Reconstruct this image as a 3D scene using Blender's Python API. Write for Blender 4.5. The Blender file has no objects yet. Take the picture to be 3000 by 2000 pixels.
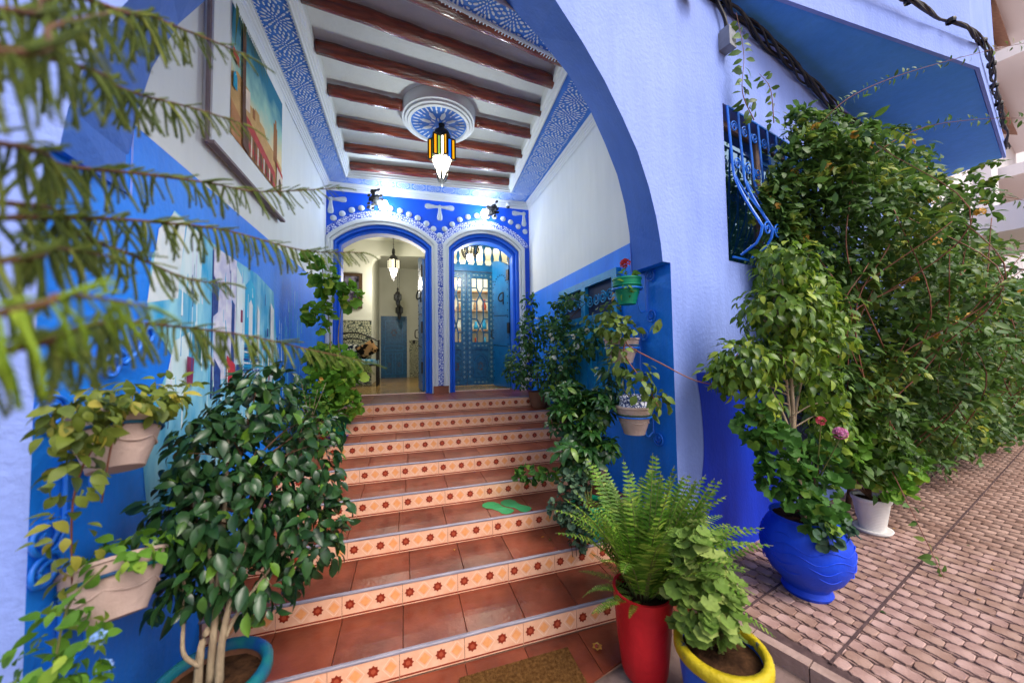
import bpy, bmesh, math, random
import numpy as np
from mathutils import Matrix, Vector

# ------------------------------------------------------------------ camera, sky, sun, exposure
scene = bpy.context.scene
COL = scene.collection
R = math.radians
EYE = Vector((0.0, 0.0, 1.61))
cam_data = bpy.data.cameras.new('camera')
cam = bpy.data.objects.new('camera', cam_data)
COL.objects.link(cam)
yaw, pitch, roll = R(16.99), R(2.31), R(-0.867)
fwd = Vector((math.sin(yaw) * math.cos(pitch), math.cos(yaw) * math.cos(pitch), math.sin(pitch)))
rgt = Vector((math.cos(yaw), -math.sin(yaw), 0))
upv = rgt.cross(fwd)
rx = rgt * math.cos(roll) + upv * math.sin(roll)
ux = -rgt * math.sin(roll) + upv * math.cos(roll)
cam.matrix_world = Matrix(((rx.x, ux.x, -fwd.x, EYE.x), (rx.y, ux.y, -fwd.y, EYE.y), (rx.z, ux.z, -fwd.z, EYE.z), (0, 0, 0, 1)))
cam_data.sensor_width = 36
cam_data.lens = 36 * 1020 / 3000
cam_data.clip_start = 0.02
cam_data.clip_end = 2000
cam_data.dof.use_dof = True
cam_data.dof.focus_distance = 3.4
cam_data.dof.aperture_fstop = 1.4
scene.camera = cam

world = bpy.data.worlds.new('World')
scene.world = world
world.use_nodes = True
wn = world.node_tree
bg = wn.nodes['Background']
sky = wn.nodes.new('ShaderNodeTexSky')
sky.sky_type = 'NISHITA'
sky.sun_disc = False
SUN_EL, SUN_AZ = 52, 150            # degrees; azimuth clockwise from +Y
sky.sun_elevation = R(SUN_EL)
sky.sun_rotation = R(SUN_AZ)
sky.air_density = 1.0
sky.dust_density = 4.0
sky.ozone_density = 0.6
wn.links.new(sky.outputs[0], bg.inputs[0])
bg.inputs[1].default_value = 0.15
sun_data = bpy.data.lights.new('sun', 'SUN')
sun_data.energy = 1.15
sun_data.angle = R(25)
sun_data.color = (1.0, 0.97, 0.93)
sun = bpy.data.objects.new('sun', sun_data)
COL.objects.link(sun)
sd = Vector((math.sin(R(SUN_AZ)) * math.cos(R(SUN_EL)), math.cos(R(SUN_AZ)) * math.cos(R(SUN_EL)), math.sin(R(SUN_EL))))
sun.rotation_euler = sd.to_track_quat('Z', 'Y').to_euler()
sun.location = sd * 20
vs = scene.view_settings
vs.view_transform = 'Standard'
vs.look = 'None'
vs.gamma = 1
vs.exposure = 0.8
vs.use_curve_mapping = False
scene.cycles.max_bounces = 8
scene.cycles.diffuse_bounces = 4
scene.cycles.glossy_bounces = 3
scene.cycles.transparent_max_bounces = 12
scene.cycles.transmission_bounces = 4
scene.cycles.caustics_reflective = False
scene.cycles.caustics_refractive = False
scene.cycles.sample_clamp_indirect = 6
scene.cycles.use_denoising = True

# ------------------------------------------------------------------ helpers
rnd = random.Random(7)
nrg = np.random.default_rng(11)


def lin(h):
    h = h.lstrip('#')
    o = []
    for i in (0, 2, 4):
        c = int(h[i:i + 2], 16) / 255
        o.append(c / 12.92 if c <= 0.04045 else ((c + 0.055) / 1.055) ** 2.4)
    return (o[0], o[1], o[2], 1)


MATS = {}


def mat(name, a, b=None, scale=6, rough=0.6, bump=0.0, bscale=60, spec=0.4, detail=5, metal=0.0, coat=0.0, lo=0.35, hi=0.68, stretch=None, streak=0.0, chip=None, chip_at=0.66):
    """plain surface: two tones mixed by noise + fine relief"""
    m = bpy.data.materials.new(name)
    m.use_nodes = True
    nt = m.node_tree
    p = nt.nodes['Principled BSDF']
    p.inputs['Roughness'].default_value = rough
    p.inputs['Specular IOR Level'].default_value = spec
    p.inputs['Metallic'].default_value = metal
    p.inputs['Coat Weight'].default_value = coat
    a = lin(a) if isinstance(a, str) else a
    if b is None:
        p.inputs['Base Color'].default_value = a
    co = None
    if b is not None or bump:
        co = nt.nodes.new('ShaderNodeTexCoord').outputs['Object']
        if stretch:
            mp = nt.nodes.new('ShaderNodeMapping')
            mp.inputs['Scale'].default_value = stretch
            nt.links.new(co, mp.inputs[0])
            co = mp.outputs[0]
    if b is not None:
        b = lin(b) if isinstance(b, str) else b
        n = nt.nodes.new('ShaderNodeTexNoise')
        n.inputs['Scale'].default_value = scale
        n.inputs['Detail'].default_value = detail
        nt.links.new(co, n.inputs['Vector'])
        r = nt.nodes.new('ShaderNodeValToRGB')
        r.color_ramp.elements[0].position = lo
        r.color_ramp.elements[1].position = hi
        r.color_ramp.elements[0].color = a
        r.color_ramp.elements[1].color = b
        nt.links.new(n.outputs[0], r.inputs[0])
        col = r.outputs[0]
        if streak:          # brush strokes and weathering
            mp = nt.nodes.new('ShaderNodeMapping')
            mp.inputs['Scale'].default_value = (5.0, 5.0, 0.7)
            nt.links.new(co, mp.inputs[0])
            n3 = nt.nodes.new('ShaderNodeTexNoise')
            n3.inputs['Scale'].default_value = 2.2
            n3.inputs['Detail'].default_value = 9
            n3.inputs['Roughness'].default_value = 0.65
            nt.links.new(mp.outputs[0], n3.inputs['Vector'])
            mr = nt.nodes.new('ShaderNodeMapRange')
            mr.inputs[1].default_value, mr.inputs[2].default_value = 0.3, 0.7
            mr.inputs[3].default_value, mr.inputs[4].default_value = 1 - streak, 1 + streak * 0.4
            nt.links.new(n3.outputs[0], mr.inputs[0])
            hs = nt.nodes.new('ShaderNodeHueSaturation')
            nt.links.new(mr.outputs[0], hs.inputs['Value'])
            nt.links.new(col, hs.inputs['Color'])
            col = hs.outputs[0]
        if chip:            # chips and splashes of another colour
            n4 = nt.nodes.new('ShaderNodeTexNoise')
            n4.inputs['Scale'].default_value = 11
            n4.inputs['Detail'].default_value = 10
            n4.inputs['Roughness'].default_value = 0.7
            nt.links.new(co, n4.inputs['Vector'])
            mr = nt.nodes.new('ShaderNodeMapRange')
            mr.inputs[1].default_value, mr.inputs[2].default_value = chip_at, chip_at + 0.04
            nt.links.new(n4.outputs[0], mr.inputs[0])
            mx = nt.nodes.new('ShaderNodeMix')
            mx.data_type = 'RGBA'
            nt.links.new(mr.outputs[0], mx.inputs['Factor'])
            nt.links.new(col, mx.inputs['A'])
            mx.inputs['B'].default_value = lin(chip)
            col = mx.outputs['Result']
        nt.links.new(col, p.inputs['Base Color'])
    if bump:
        n2 = nt.nodes.new('ShaderNodeTexNoise')
        n2.inputs['Scale'].default_value = bscale
        n2.inputs['Detail'].default_value = 4
        nt.links.new(co, n2.inputs['Vector'])
        bp = nt.nodes.new('ShaderNodeBump')
        bp.inputs['Strength'].default_value = bump
        bp.inputs['Distance'].default_value = 0.01
        nt.links.new(n2.outputs[0], bp.inputs['Height'])
        nt.links.new(bp.outputs[0], p.inputs['Normal'])
    MATS[name] = m
    return m


def leaf_mat(name, dark, mid, light, rough=0.42, trans=0.3, hi_frac=0.82, spec=0.4, patch=0.0):
    """leaf: tone differs from leaf to leaf"""
    m = bpy.data.materials.new(name)
    m.use_nodes = True
    nt = m.node_tree
    p = nt.nodes['Principled BSDF']
    out = nt.nodes['Material Output']
    oi = nt.nodes.new('ShaderNodeObjectInfo')
    ge = nt.nodes.new('ShaderNodeNewGeometry')
    ad = nt.nodes.new('ShaderNodeMath')
    ad.operation = 'ADD'
    nt.links.new(oi.outputs['Random'], ad.inputs[0])
    nt.links.new(ge.outputs['Random Per Island'], ad.inputs[1])
    fr = nt.nodes.new('ShaderNodeMath')
    fr.operation = 'FRACT'
    nt.links.new(ad.outputs[0], fr.inputs[0])
    r = nt.nodes.new('ShaderNodeValToRGB')
    e = r.color_ramp.elements
    e[0].position, e[0].color = 0.0, lin(dark)
    e[1].position, e[1].color = 1.0, lin(light)
    k = r.color_ramp.elements.new(0.5)
    k.color = lin(mid)
    k = r.color_ramp.elements.new(hi_frac)
    k.color = lin(mid)
    tone = fr.outputs[0]
    if patch:               # darker and lighter green in broad patches, by noise on position
        pn = nt.nodes.new('ShaderNodeTexNoise')
        pn.inputs['Scale'].default_value = 2.6
        pn.inputs['Detail'].default_value = 3
        nt.links.new(ge.outputs['Position'], pn.inputs['Vector'])
        pr_ = nt.nodes.new('ShaderNodeMapRange')
        pr_.inputs[1].default_value, pr_.inputs[2].default_value = 0.34, 0.66
        nt.links.new(pn.outputs[0], pr_.inputs[0])
        mxp = nt.nodes.new('ShaderNodeMix')
        mxp.inputs['Factor'].default_value = patch
        nt.links.new(tone, mxp.inputs['A'])
        nt.links.new(pr_.outputs[0], mxp.inputs['B'])
        tone = mxp.outputs['Result']
    nt.links.new(tone, r.inputs[0])
    tc = nt.nodes.new('ShaderNodeTexCoord')
    n = nt.nodes.new('ShaderNodeTexNoise')
    n.inputs['Scale'].default_value = 25
    nt.links.new(tc.outputs['Object'], n.inputs['Vector'])
    hs = nt.nodes.new('ShaderNodeHueSaturation')
    mr = nt.nodes.new('ShaderNodeMapRange')
    mr.inputs[1].default_value, mr.inputs[2].default_value = 0.3, 0.7
    mr.inputs[3].default_value, mr.inputs[4].default_value = 0.8, 1.2
    nt.links.new(n.outputs[0], mr.inputs[0])
    nt.links.new(mr.outputs[0], hs.inputs['Value'])
    nt.links.new(r.outputs[0], hs.inputs['Color'])
    nt.links.new(hs.outputs[0], p.inputs['Base Color'])
    p.inputs['Roughness'].default_value = rough
    p.inputs['Specular IOR Level'].default_value = spec
    tr = nt.nodes.new('ShaderNodeBsdfTranslucent')
    nt.links.new(hs.outputs[0], tr.inputs[0])
    mx = nt.nodes.new('ShaderNodeMixShader')
    mx.inputs[0].default_value = trans
    nt.links.new(p.outputs[0], mx.inputs[1])
    nt.links.new(tr.outputs[0], mx.inputs[2])
    nt.links.new(mx.outputs[0], out.inputs[0])
    MATS[name] = m
    return m


def glow(name, color, strength):
    m = bpy.data.materials.new(name)
    m.use_nodes = True
    p = m.node_tree.nodes['Principled BSDF']
    c = lin(color)
    p.inputs['Base Color'].default_value = c
    p.inputs['Emission Color'].default_value = c
    p.inputs['Emission Strength'].default_value = strength
    p.inputs['Roughness'].default_value = 0.2
    MATS[name] = m
    return m


def lace_mat(name, base, fig, scale, thr=0.09, bump=0.5):
    m = bpy.data.materials.new(name)
    m.use_nodes = True
    nt = m.node_tree
    p = nt.nodes['Principled BSDF']
    tc = nt.nodes.new('ShaderNodeTexCoord')
    v = nt.nodes.new('ShaderNodeTexVoronoi')
    v.feature = 'DISTANCE_TO_EDGE'
    v.inputs['Scale'].default_value = scale
    nt.links.new(tc.outputs['Object'], v.inputs['Vector'])
    r = nt.nodes.new('ShaderNodeValToRGB')
    r.color_ramp.elements[0].position, r.color_ramp.elements[0].color = thr, lin(base)
    r.color_ramp.elements[1].position, r.color_ramp.elements[1].color = thr + 0.05, lin(fig)
    nt.links.new(v.outputs['Distance'], r.inputs[0])
    nt.links.new(r.outputs[0], p.inputs['Base Color'])
    bp = nt.nodes.new('ShaderNodeBump')
    bp.inputs['Strength'].default_value = bump
    bp.inputs['Distance'].default_value = 0.004
    nt.links.new(r.outputs[0], bp.inputs['Height'])
    nt.links.new(bp.outputs[0], p.inputs['Normal'])
    p.inputs['Roughness'].default_value = 0.6
    MATS[name] = m
    return m


class MB:
    """collects faces, then links them as one mesh object"""

    def __init__(self):
        self.v, self.f, self.m = [], [], []

    def add(self, vs_, fs, m=0):
        o = len(self.v)
        self.v += [tuple(q) for q in vs_]
        for f in fs:
            self.f.append(tuple(i + o for i in f))
            self.m.append(m)
        return self

    def quad(self, a, b, c, d, m=0):
        return self.add((a, b, c, d), ((0, 1, 2, 3),), m)

    def poly(self, pts, m=0):
        return self.add(pts, (tuple(range(len(pts))),), m)

    def box(self, x0, x1, y0, y1, z0, z1, m=0):
        v = [(x, y, z) for z in (z0, z1) for y in (y0, y1) for x in (x0, x1)]
        return self.add(v, ((0, 2, 3, 1), (4, 5, 7, 6), (0, 1, 5, 4), (2, 6, 7, 3), (0, 4, 6, 2), (1, 3, 7, 5)), m)

    def obox(self, c, ax, ay, az, m=0):
        c, ax, ay, az = Vector(c), Vector(ax), Vector(ay), Vector(az)
        v = [c + ax * i + ay * j + az * k for k in (-1, 1) for j in (-1, 1) for i in (-1, 1)]
        return self.add(v, ((0, 2, 3, 1), (4, 5, 7, 6), (0, 1, 5, 4), (2, 6, 7, 3), (0, 4, 6, 2), (1, 3, 7, 5)), m)

    def bbox(self, x0, x1, y0, y1, z0, z1, b=0.004, m=0):
        """box whose top edges are chamfered"""
        v = [(x0, y0, z0), (x1, y0, z0), (x1, y1, z0), (x0, y1, z0),
             (x0, y0, z1 - b), (x1, y0, z1 - b), (x1, y1, z1 - b), (x0, y1, z1 - b),
             (x0 + b, y0 + b, z1), (x1 - b, y0 + b, z1), (x1 - b, y1 - b, z1), (x0 + b, y1 - b, z1)]
        f = [(0, 3, 2, 1)]
        for i in range(4):
            j = (i + 1) % 4
            f += [(i, j, j + 4, i + 4), (i + 4, j + 4, j + 8, i + 8)]
        f.append((8, 9, 10, 11))
        return self.add(v, f, m)

    def extrude(self, pts, vec, m=0, cap=True):
        n = len(pts)
        vec = Vector(vec)
        v = [Vector(p) for p in pts] + [Vector(p) + vec for p in pts]
        f = [(i, (i + 1) % n, (i + 1) % n + n, i + n) for i in range(n)]
        if cap:
            f += [tuple(range(n))[::-1], tuple(range(n, 2 * n))]
        return self.add(v, f, m)

    def tube(self, pts, r, n=6, m=0, cap=True, squash=None):
        pts = [Vector(p) for p in pts]
        k = len(pts)
        rs = r if isinstance(r, (list, tuple)) else [r] * k
        o = len(self.v)
        ref = Vector((0.12, 0.2, 1)).normalized()
        for i, p in enumerate(pts):
            t = (pts[min(i + 1, k - 1)] - pts[max(i - 1, 0)])
            if t.length < 1e-9:
                t = Vector((0, 0, 1))
            t.normalize()
            a = t.cross(ref)
            if a.length < 0.15:
                a = t.cross(Vector((1, 0.1, 0)))
            a.normalize()
            b = t.cross(a)
            for j in range(n):
                an = 2 * math.pi * j / n
                self.v.append(tuple(p + (a * math.cos(an) + b * math.sin(an)) * rs[i]))
        for i in range(k - 1):
            for j in range(n):
                self.f.append((o + i * n + j, o + i * n + (j + 1) % n, o + (i + 1) * n + (j + 1) % n, o + (i + 1) * n + j))
                self.m.append(m)
        if cap:
            self.f.append(tuple(o + j for j in range(n))[::-1])
            self.f.append(tuple(o + (k - 1) * n + j for j in range(n)))
            self.m += [m, m]
        return self

    def lathe(self, prof, n=24, c=(0, 0, 0), m=0, wob=0.0, sx=1, sy=1):
        o = len(self.v)
        k = len(prof)
        for i, (r, z) in enumerate(prof):
            for j in range(n):
                an = 2 * math.pi * j / n
                rr = r * (1 + wob * math.sin(3 * an + i))
                self.v.append((c[0] + rr * math.cos(an) * sx, c[1] + rr * math.sin(an) * sy, c[2] + z))
        for i in range(k - 1):
            for j in range(n):
                self.f.append((o + i * n + j, o + i * n + (j + 1) % n, o + (i + 1) * n + (j + 1) % n, o + (i + 1) * n + j))
                self.m.append(m)
        return self

    def mesh(self, name, mats, smooth=False):
        me = bpy.data.meshes.new(name)
        me.from_pydata(self.v, [], self.f)
        mats = mats if isinstance(mats, (list, tuple)) else [mats]
        for q in mats:
            me.materials.append(MATS[q] if isinstance(q, str) else q)
        if len(mats) > 1:
            me.polygons.foreach_set('material_index', self.m)
        if smooth:
            me.polygons.foreach_set('use_smooth', [True] * len(me.polygons))
            if smooth != 'all':
                try:
                    me.set_sharp_from_angle(angle=R(40))
                except Exception:
                    pass
        me.update()
        return me

    def build(self, name, mats, parent=None, smooth=False, label=None, cat=None, group=None, kind=None, loc=None):
        o = bpy.data.objects.new(name, self.mesh(name, mats, smooth))
        return link(o, parent, label, cat, group, kind, loc)


def link(o, parent=None, label=None, cat=None, group=None, kind=None, loc=None):
    COL.objects.link(o)
    if parent is not None:
        o.parent = parent
        # all geometry is written in world coordinates: undo the parents' offsets
        off = Vector((0, 0, 0))
        q = parent
        while q is not None:
            off += q.location
            q = q.parent
        o.location = (Vector(loc) if loc is not None else Vector((0, 0, 0))) - off
    elif loc is not None:
        o.location = loc
    for k_, v_ in (('label', label), ('category', cat), ('group', group), ('kind', kind)):
        if v_:
            o[k_] = v_
    return o


def thing(name, loc, label, cat, group=None):
    o = bpy.data.objects.new(name, None)
    o.empty_display_size = 0.1
    return link(o, None, label, cat, group, None, loc)


def wloc(o):
    off = Vector((0, 0, 0))
    while o is not None:
        off += o.location
        o = o.parent
    return off


def frame(pos, d, nrm, s=1.0):
    d = Vector(d).normalized()
    n = Vector(nrm)
    x = d.cross(n)
    if x.length < 1e-4:
        x = d.cross(Vector((0.3, 0.5, 0.8)))
    x.normalize()
    z = x.cross(d)
    return Matrix(((x.x * s, d.x * s, z.x * s, pos[0]), (x.y * s, d.y * s, z.y * s, pos[1]), (x.z * s, d.z * s, z.z * s, pos[2]), (0, 0, 0, 1)))


def scatter(parent, mesh_list, frames, name='leaf', rest='foliage', cap=300):
    """largest-looking pieces become objects of their own, the rest one mesh"""
    if not frames:
        return
    off = wloc(parent)
    idx = sorted(range(len(frames)), key=lambda i: (frames[i].translation - EYE).length / max(frames[i].to_scale().x, 1e-4))
    inv = Matrix.Translation(-off)
    for i in idx[:cap]:
        o = bpy.data.objects.new(name, mesh_list[i % len(mesh_list)])
        COL.objects.link(o)
        o.parent = parent
        o.matrix_basis = inv @ frames[i]
    left = idx[cap:]
    if left:
        V, F, MI, n0 = [], [], [], 0
        for k, me in enumerate(mesh_list):
            ids = [i for i in left if i % len(mesh_list) == k]
            if not ids:
                continue
            co = np.empty(len(me.vertices) * 3)
            me.vertices.foreach_get('co', co)
            co = co.reshape(-1, 3)
            M = np.array([np.array(frames[i]) for i in ids])
            W = np.einsum('nij,vj->nvi', M[:, :3, :3], co) + M[:, None, :3, 3]
            nv = len(co)
            fs = [tuple(p.vertices) for p in me.polygons]
            mi = [p.material_index for p in me.polygons]
            for q in range(len(ids)):
                b = n0 + q * nv
                F.extend(tuple(a + b for a in f) for f in fs)
                MI.extend(mi)
            n0 += nv * len(ids)
            V.append(W.reshape(-1, 3))
        V = np.concatenate(V)
        me = bpy.data.meshes.new(rest)
        me.from_pydata(V.tolist(), [], F)
        for q in mesh_list[0].materials:
            me.materials.append(q)
        me.polygons.foreach_set('material_index', MI)
        me.polygons.foreach_set('use_smooth', [True] * len(F))
        me.update()
        link(bpy.data.objects.new(rest, me), parent, kind='stuff')


def leaf_mesh(name, L, W, mats, fold=0.25, droop=0.3, seg=4, tipw=0.0, peak=0.45):
    """one leaf along +Y, face up +Z"""
    b = MB()
    rows = []
    for i in range(seg + 1):
        t = i / seg
        if t < peak:
            w = math.sin(t / peak * math.pi / 2) ** 0.8
        else:
            w = math.cos((t - peak) / (1 - peak) * math.pi / 2) ** 0.9
        w *= W / 2
        y = L * (t - 0.06 * t * t)
        z = -droop * L * t * t
        if i in (0, seg):
            b.v.append((0, y, z))
            rows.append((len(b.v) - 1,))
        else:
            b.v += [(-w, y, z + fold * w), (0, y, z), (w, y, z + fold * w)]
            k = len(b.v)
            rows.append((k - 3, k - 2, k - 1))
    for a, c in zip(rows[:-1], rows[1:]):
        if len(a) == 1:
            b.f += [(a[0], c[1], c[0]), (a[0], c[2], c[1])]
        elif len(c) == 1:
            b.f += [(a[0], a[1], c[0]), (a[1], a[2], c[0])]
        else:
            b.f += [(a[0], a[1], c[1], c[0]), (a[1], a[2], c[2], c[1])]
    b.m = [0] * len(b.f)
    return b.mesh(name, mats, 'all')


def round_leaf(name, r, mats, lobes=7, cup=0.18, ruff=0.1, seed=0):
    """scalloped round leaf (geranium); stalk end at origin"""
    q = random.Random(seed)
    b = MB()
    n = lobes * 3
    b.v.append((0, r * 0.3, -0.02 * r))
    for ring, (f, zz) in enumerate(((0.6, cup * 0.3), (1.0, cup))):
        for j in range(n):
            a = -math.pi / 2 + (j + 0.5) / n * 2 * math.pi
            ph = j % 3
            rr = r * f * (1 + ((ruff if ph == 1 else -ruff * 0.6) if ring else 0))
            if j in (0, n - 1):
                rr *= 0.55
            elif j in (1, n - 2):
                rr *= 0.85
            crease = (0.07 if ph == 1 else -0.05) * (1.0 if ring else 0.6)
            b.v.append((rr * math.cos(a), r * 0.5 + rr * math.sin(a), zz * r + crease * r + 0.08 * r * math.sin(2 * a + seed) + q.uniform(-0.02, 0.02) * r))
    for j in range(n):
        k = (j + 1) % n
        if k == 0:
            b.f.append((0, 1 + j, 1 + k))
            continue
        b.f += [(0, 1 + j, 1 + k), (1 + j, 1 + n + j, 1 + n + k, 1 + k)]
    b.m = [0] * len(b.f)
    return b.mesh(name, mats, 'all')


def palmate_leaf(name, r, mats, n=7):
    b = MB()
    for j in range(n):
        a = (j + 0.5) / n * 2 * math.pi
        L = r * (0.85 + 0.15 * math.cos(a))
        c, s_ = math.cos(a), math.sin(a)
        px, py = -s_, c
        w = r * 0.17
        st = [(0.08, 0), (0.35, 0.8), (0.65, 1.0), (0.9, 0.5), (1.0, 0)]
        o = len(b.v)
        for t, ww in st:
            z = 0.1 * r * math.sin(t * 3) - 0.28 * r * t * t
            for sgn in (-1, 0, 1):
                b.v.append((c * L * t + px * w * ww * sgn, s_ * L * t + py * w * ww * sgn, z + abs(sgn) * ww * w * 0.25))
        for i in range(4):
            for k in range(2):
                b.f.append((o + i * 3 + k, o + i * 3 + k + 1, o + i * 3 + k + 4, o + i * 3 + k + 3))
    b.m = [0] * len(b.f)
    return b.mesh(name, mats, 'all')


def rv(s=1.0):
    return Vector((rnd.uniform(-s, s), rnd.uniform(-s, s), rnd.uniform(-s, s)))


def blob_frames(blobs, size=(0.8, 1.25), droop=0.5, inner=0.45, up=0.5):
    """leaf frames in ellipsoids: (centre, radii, count)"""
    out = []
    for c, rad, n in blobs:
        for _ in range(n):
            d = Vector((rnd.gauss(0, 1), rnd.gauss(0, 1), rnd.gauss(0, 1))).normalized()
            t = rnd.uniform(inner, 1.0) ** 0.6
            p = Vector((c[0] + d.x * rad[0] * t, c[1] + d.y * rad[1] * t, c[2] + d.z * rad[2] * t))
            dr = d * 0.7 + rv(0.7) + Vector((0, 0, -droop))
            nm = d * 0.8 + rv(0.6) + Vector((0, 0, up))
            out.append(frame(p, dr, nm, rnd.uniform(*size)))
    return out


def bez(pts, n=12):
    """smooth curve through the points (Catmull-Rom)"""
    P = [Vector(p) for p in pts]
    P = [P[0] * 2 - P[1]] + P + [P[-1] * 2 - P[-2]]
    out = []
    for i in range(1, len(P) - 2):
        for k in range(n):
            t = k / n
            a, b_, c, d = P[i - 1], P[i], P[i + 1], P[i + 2]
            out.append(0.5 * ((2 * b_) + (c - a) * t + (2 * a - 5 * b_ + 4 * c - d) * t * t + (3 * b_ - a - 3 * c + d) * t ** 3))
    out.append(P[-2])
    return out


def spiral(c, ax, ay, r0, r1, turns, n=28, a0=0.0):
    c, ax, ay = Vector(c), Vector(ax), Vector(ay)
    o = []
    for i in range(n + 1):
        t = i / n
        a = a0 + t * turns * 2 * math.pi
        r = r0 + (r1 - r0) * t
        o.append(c + ax * (r * math.cos(a)) + ay * (r * math.sin(a)))
    return o

# ------------------------------------------------------------------ materials
mat('lavender_plaster', '#8098e2', '#91a7ec', 1.3, 0.75, 0.5, 38, 0.25, lo=0.3, hi=0.7, streak=0.09, chip='#6c86bc', chip_at=0.67)
mat('intrados_blue', '#3a6cc8', '#4878d2', 2, 0.7, 0.3, 45, 0.25, streak=0.10)
mat('blue_plaster', '#0e7cf2', '#188afc', 2.2, 0.6, 0.3, 40, 0.35, streak=0.12)
mat('deep_blue_wall', '#0a50da', '#0e5ae6', 2.5, 0.55, 0.15, 40, 0.4)
mat('cobalt_paint', '#0632c0', '#0a3cd0', 2.5, 0.6, 0.3, 40, 0.3, streak=0.15)
mat('soffit_blue', '#54a2f6', '#62aefe', 1.5, 0.7, 0.3, 50, 0.25, streak=0.10)
mat('white_plaster', '#d4dcde', '#dee4e4', 1.2, 0.7, 0.2, 50, 0.3, streak=0.05)
mat('white_trim', '#cfd6da', None, rough=0.5, spec=0.4)
mat('relief_lace', '#d4e0ee', '#e6eef4', 40, 0.6, 0.3, 120)
mat('relief_white', '#b4c0c8', '#c4ced6', 30, 0.6, 0.3, 120)
mat('band_blue', '#3f80dc', '#3474d2', 14, 0.6, 0.2, 80)
lace_mat('lace_fine', '#2a62d2', '#cfdcf0', 26, 0.11)
lace_mat('lace_column', '#2c4fc0', '#d5def2', 34, 0.10)
mat('beam_wood', '#541808', '#8e3a1e', 6, 0.25, 1.0, 30, 0.6, stretch=(0.6, 7, 7), coat=0.35)
mat('door_blue', '#0b5f9e', '#1270b0', 7, 0.35, 0.15, 60, 0.5)
mat('frame_blue', '#0c5cd4', '#1268e0', 4, 0.5, 0.08, 40, 0.5)
mat('painted_door', '#0c4a78', '#1a6796', 22, 0.4, 0.2, 60, 0.5)
mat('door_pattern', '#8aa9b4', '#14567f', 60, 0.5, 0.2, 60)
mat('door_motif', '#5a3a34', '#2a5f88', 40, 0.5)
mat('black_iron', '#0b0b0d', '#17171a', 30, 0.45, 0.3, 90, 0.5)
mat('blue_iron', '#1068d8', '#1c7ae6', 20, 0.4, 0.2, 90, 0.5)
mat('teal_wood', '#0b82bd', '#1596cf', 12, 0.45, 0.25, 50, 0.4)
mat('dark_recess', '#0c2446', '#123058', 6, 0.7)
mat('terracotta_tile', '#622817', '#88422b', 4, 0.3, 0.2, 30, 0.5, detail=10, chip='#a8664a', chip_at=0.70)
mat('terracotta_tile_b', '#582314', '#7c3a26', 6, 0.34, 0.2, 30, 0.5, detail=10, chip='#9c5c42', chip_at=0.69)
mat('tile_cream', '#e0a888', '#e8b89a', 18, 0.3, 0.1, 50, 0.5)
mat('tile_cream_light', '#ecc4a6', None, rough=0.3)
mat('tile_apricot', '#e0935a', '#e7a36c', 30, 0.3)
mat('tile_star', '#7a2412', '#93341f', 90, 0.3)
mat('tile_star_light', '#a84c34', None, rough=0.3)
mat('nosing_grey', '#6e6a7a', '#98929f', 7, 0.35, 0.2, 60, 0.5, stretch=(1, 20, 20))
mat('grout', '#8a6a58', None, rough=0.9)
mat('grout_dark', '#4a2c20', None, rough=0.9)
mat('cream_wall', '#cfd0c4', '#d8d9ce', 2, 0.7)
mat('lobby_floor', '#94723f', '#b08e54', 7, 0.22, 0.05, 40, 0.5)
lace_mat('zellige', '#2c3c38', '#c2c2a4', 24, 0.07, 0.1)
mat('glass_warm', '#2a2f30', None, rough=0.05, spec=0.8)
mat('paver_pink', '#937268', '#bd9c92', 5, 0.75, 0.5, 60, 0.3, detail=10, chip='#6e4e44', chip_at=0.66)
mat('paver_tan', '#8a6a5c', '#b09082', 5, 0.75, 0.5, 60, 0.3, detail=10, chip='#6a4a3c', chip_at=0.64)
mat('paver_dark', '#7a5e54', '#9a7c72', 6, 0.8, 0.4, 50, 0.2)
mat('paver_joint', '#4c3c3c', '#624e4c', 20, 0.95, 0.3, 60, 0.1)
mat('kerb_stone', '#937a70', '#a88e84', 9, 0.8, 0.5, 40, 0.2)
mat('rough_paving', '#6e5a52', '#85706a', 6, 0.8, 0.6, 25, 0.25, detail=8)
mat('street', '#8a7268', '#a08378', 3, 0.85, 0.4, 20, 0.2)
mat('neighbour_white', '#d3cdcf', '#dfdadc', 1.2, 0.75, 0.15, 30, 0.3)
mat('neighbour_trim', '#e6e2e4', None, rough=0.6)
mat('brown_awning', '#6e5642', '#86705a', 8, 0.7)
mat('window_dark', '#20262e', None, rough=0.08, spec=0.7)
mat('grey_plastic', '#7c8088', '#8b9096', 12, 0.5)
mat('cable_black', '#141316', '#2a282c', 18, 0.5)
mat('cable_brown', '#4a4544', '#2a2729', 25, 0.55)

FD = Vector((math.cos(R(13)), math.sin(R(13)), 0))
FN = Vector((math.sin(R(13)), -math.cos(R(13)), 0))       # towards the street
F0 = Vector((-1.02, 1.36, 0))
TH = Vector((-0.07, 1.0, 0)) * 0.33                        # thickness of the arch wall


def fp(u, z, d=0.0):
    p = F0 + FD * u + FN * d
    return Vector((p.x, p.y, z))


def fx(x):
    return (x + 1.02) / FD.x


# ------------------------------------------------------------------ ground
b = MB()
b.quad((-300, -300, -0.045), (300, -300, -0.045), (300, 300, -0.045), (-300, 300, -0.045))
b.build('ground', 'street', kind='structure')

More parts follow.
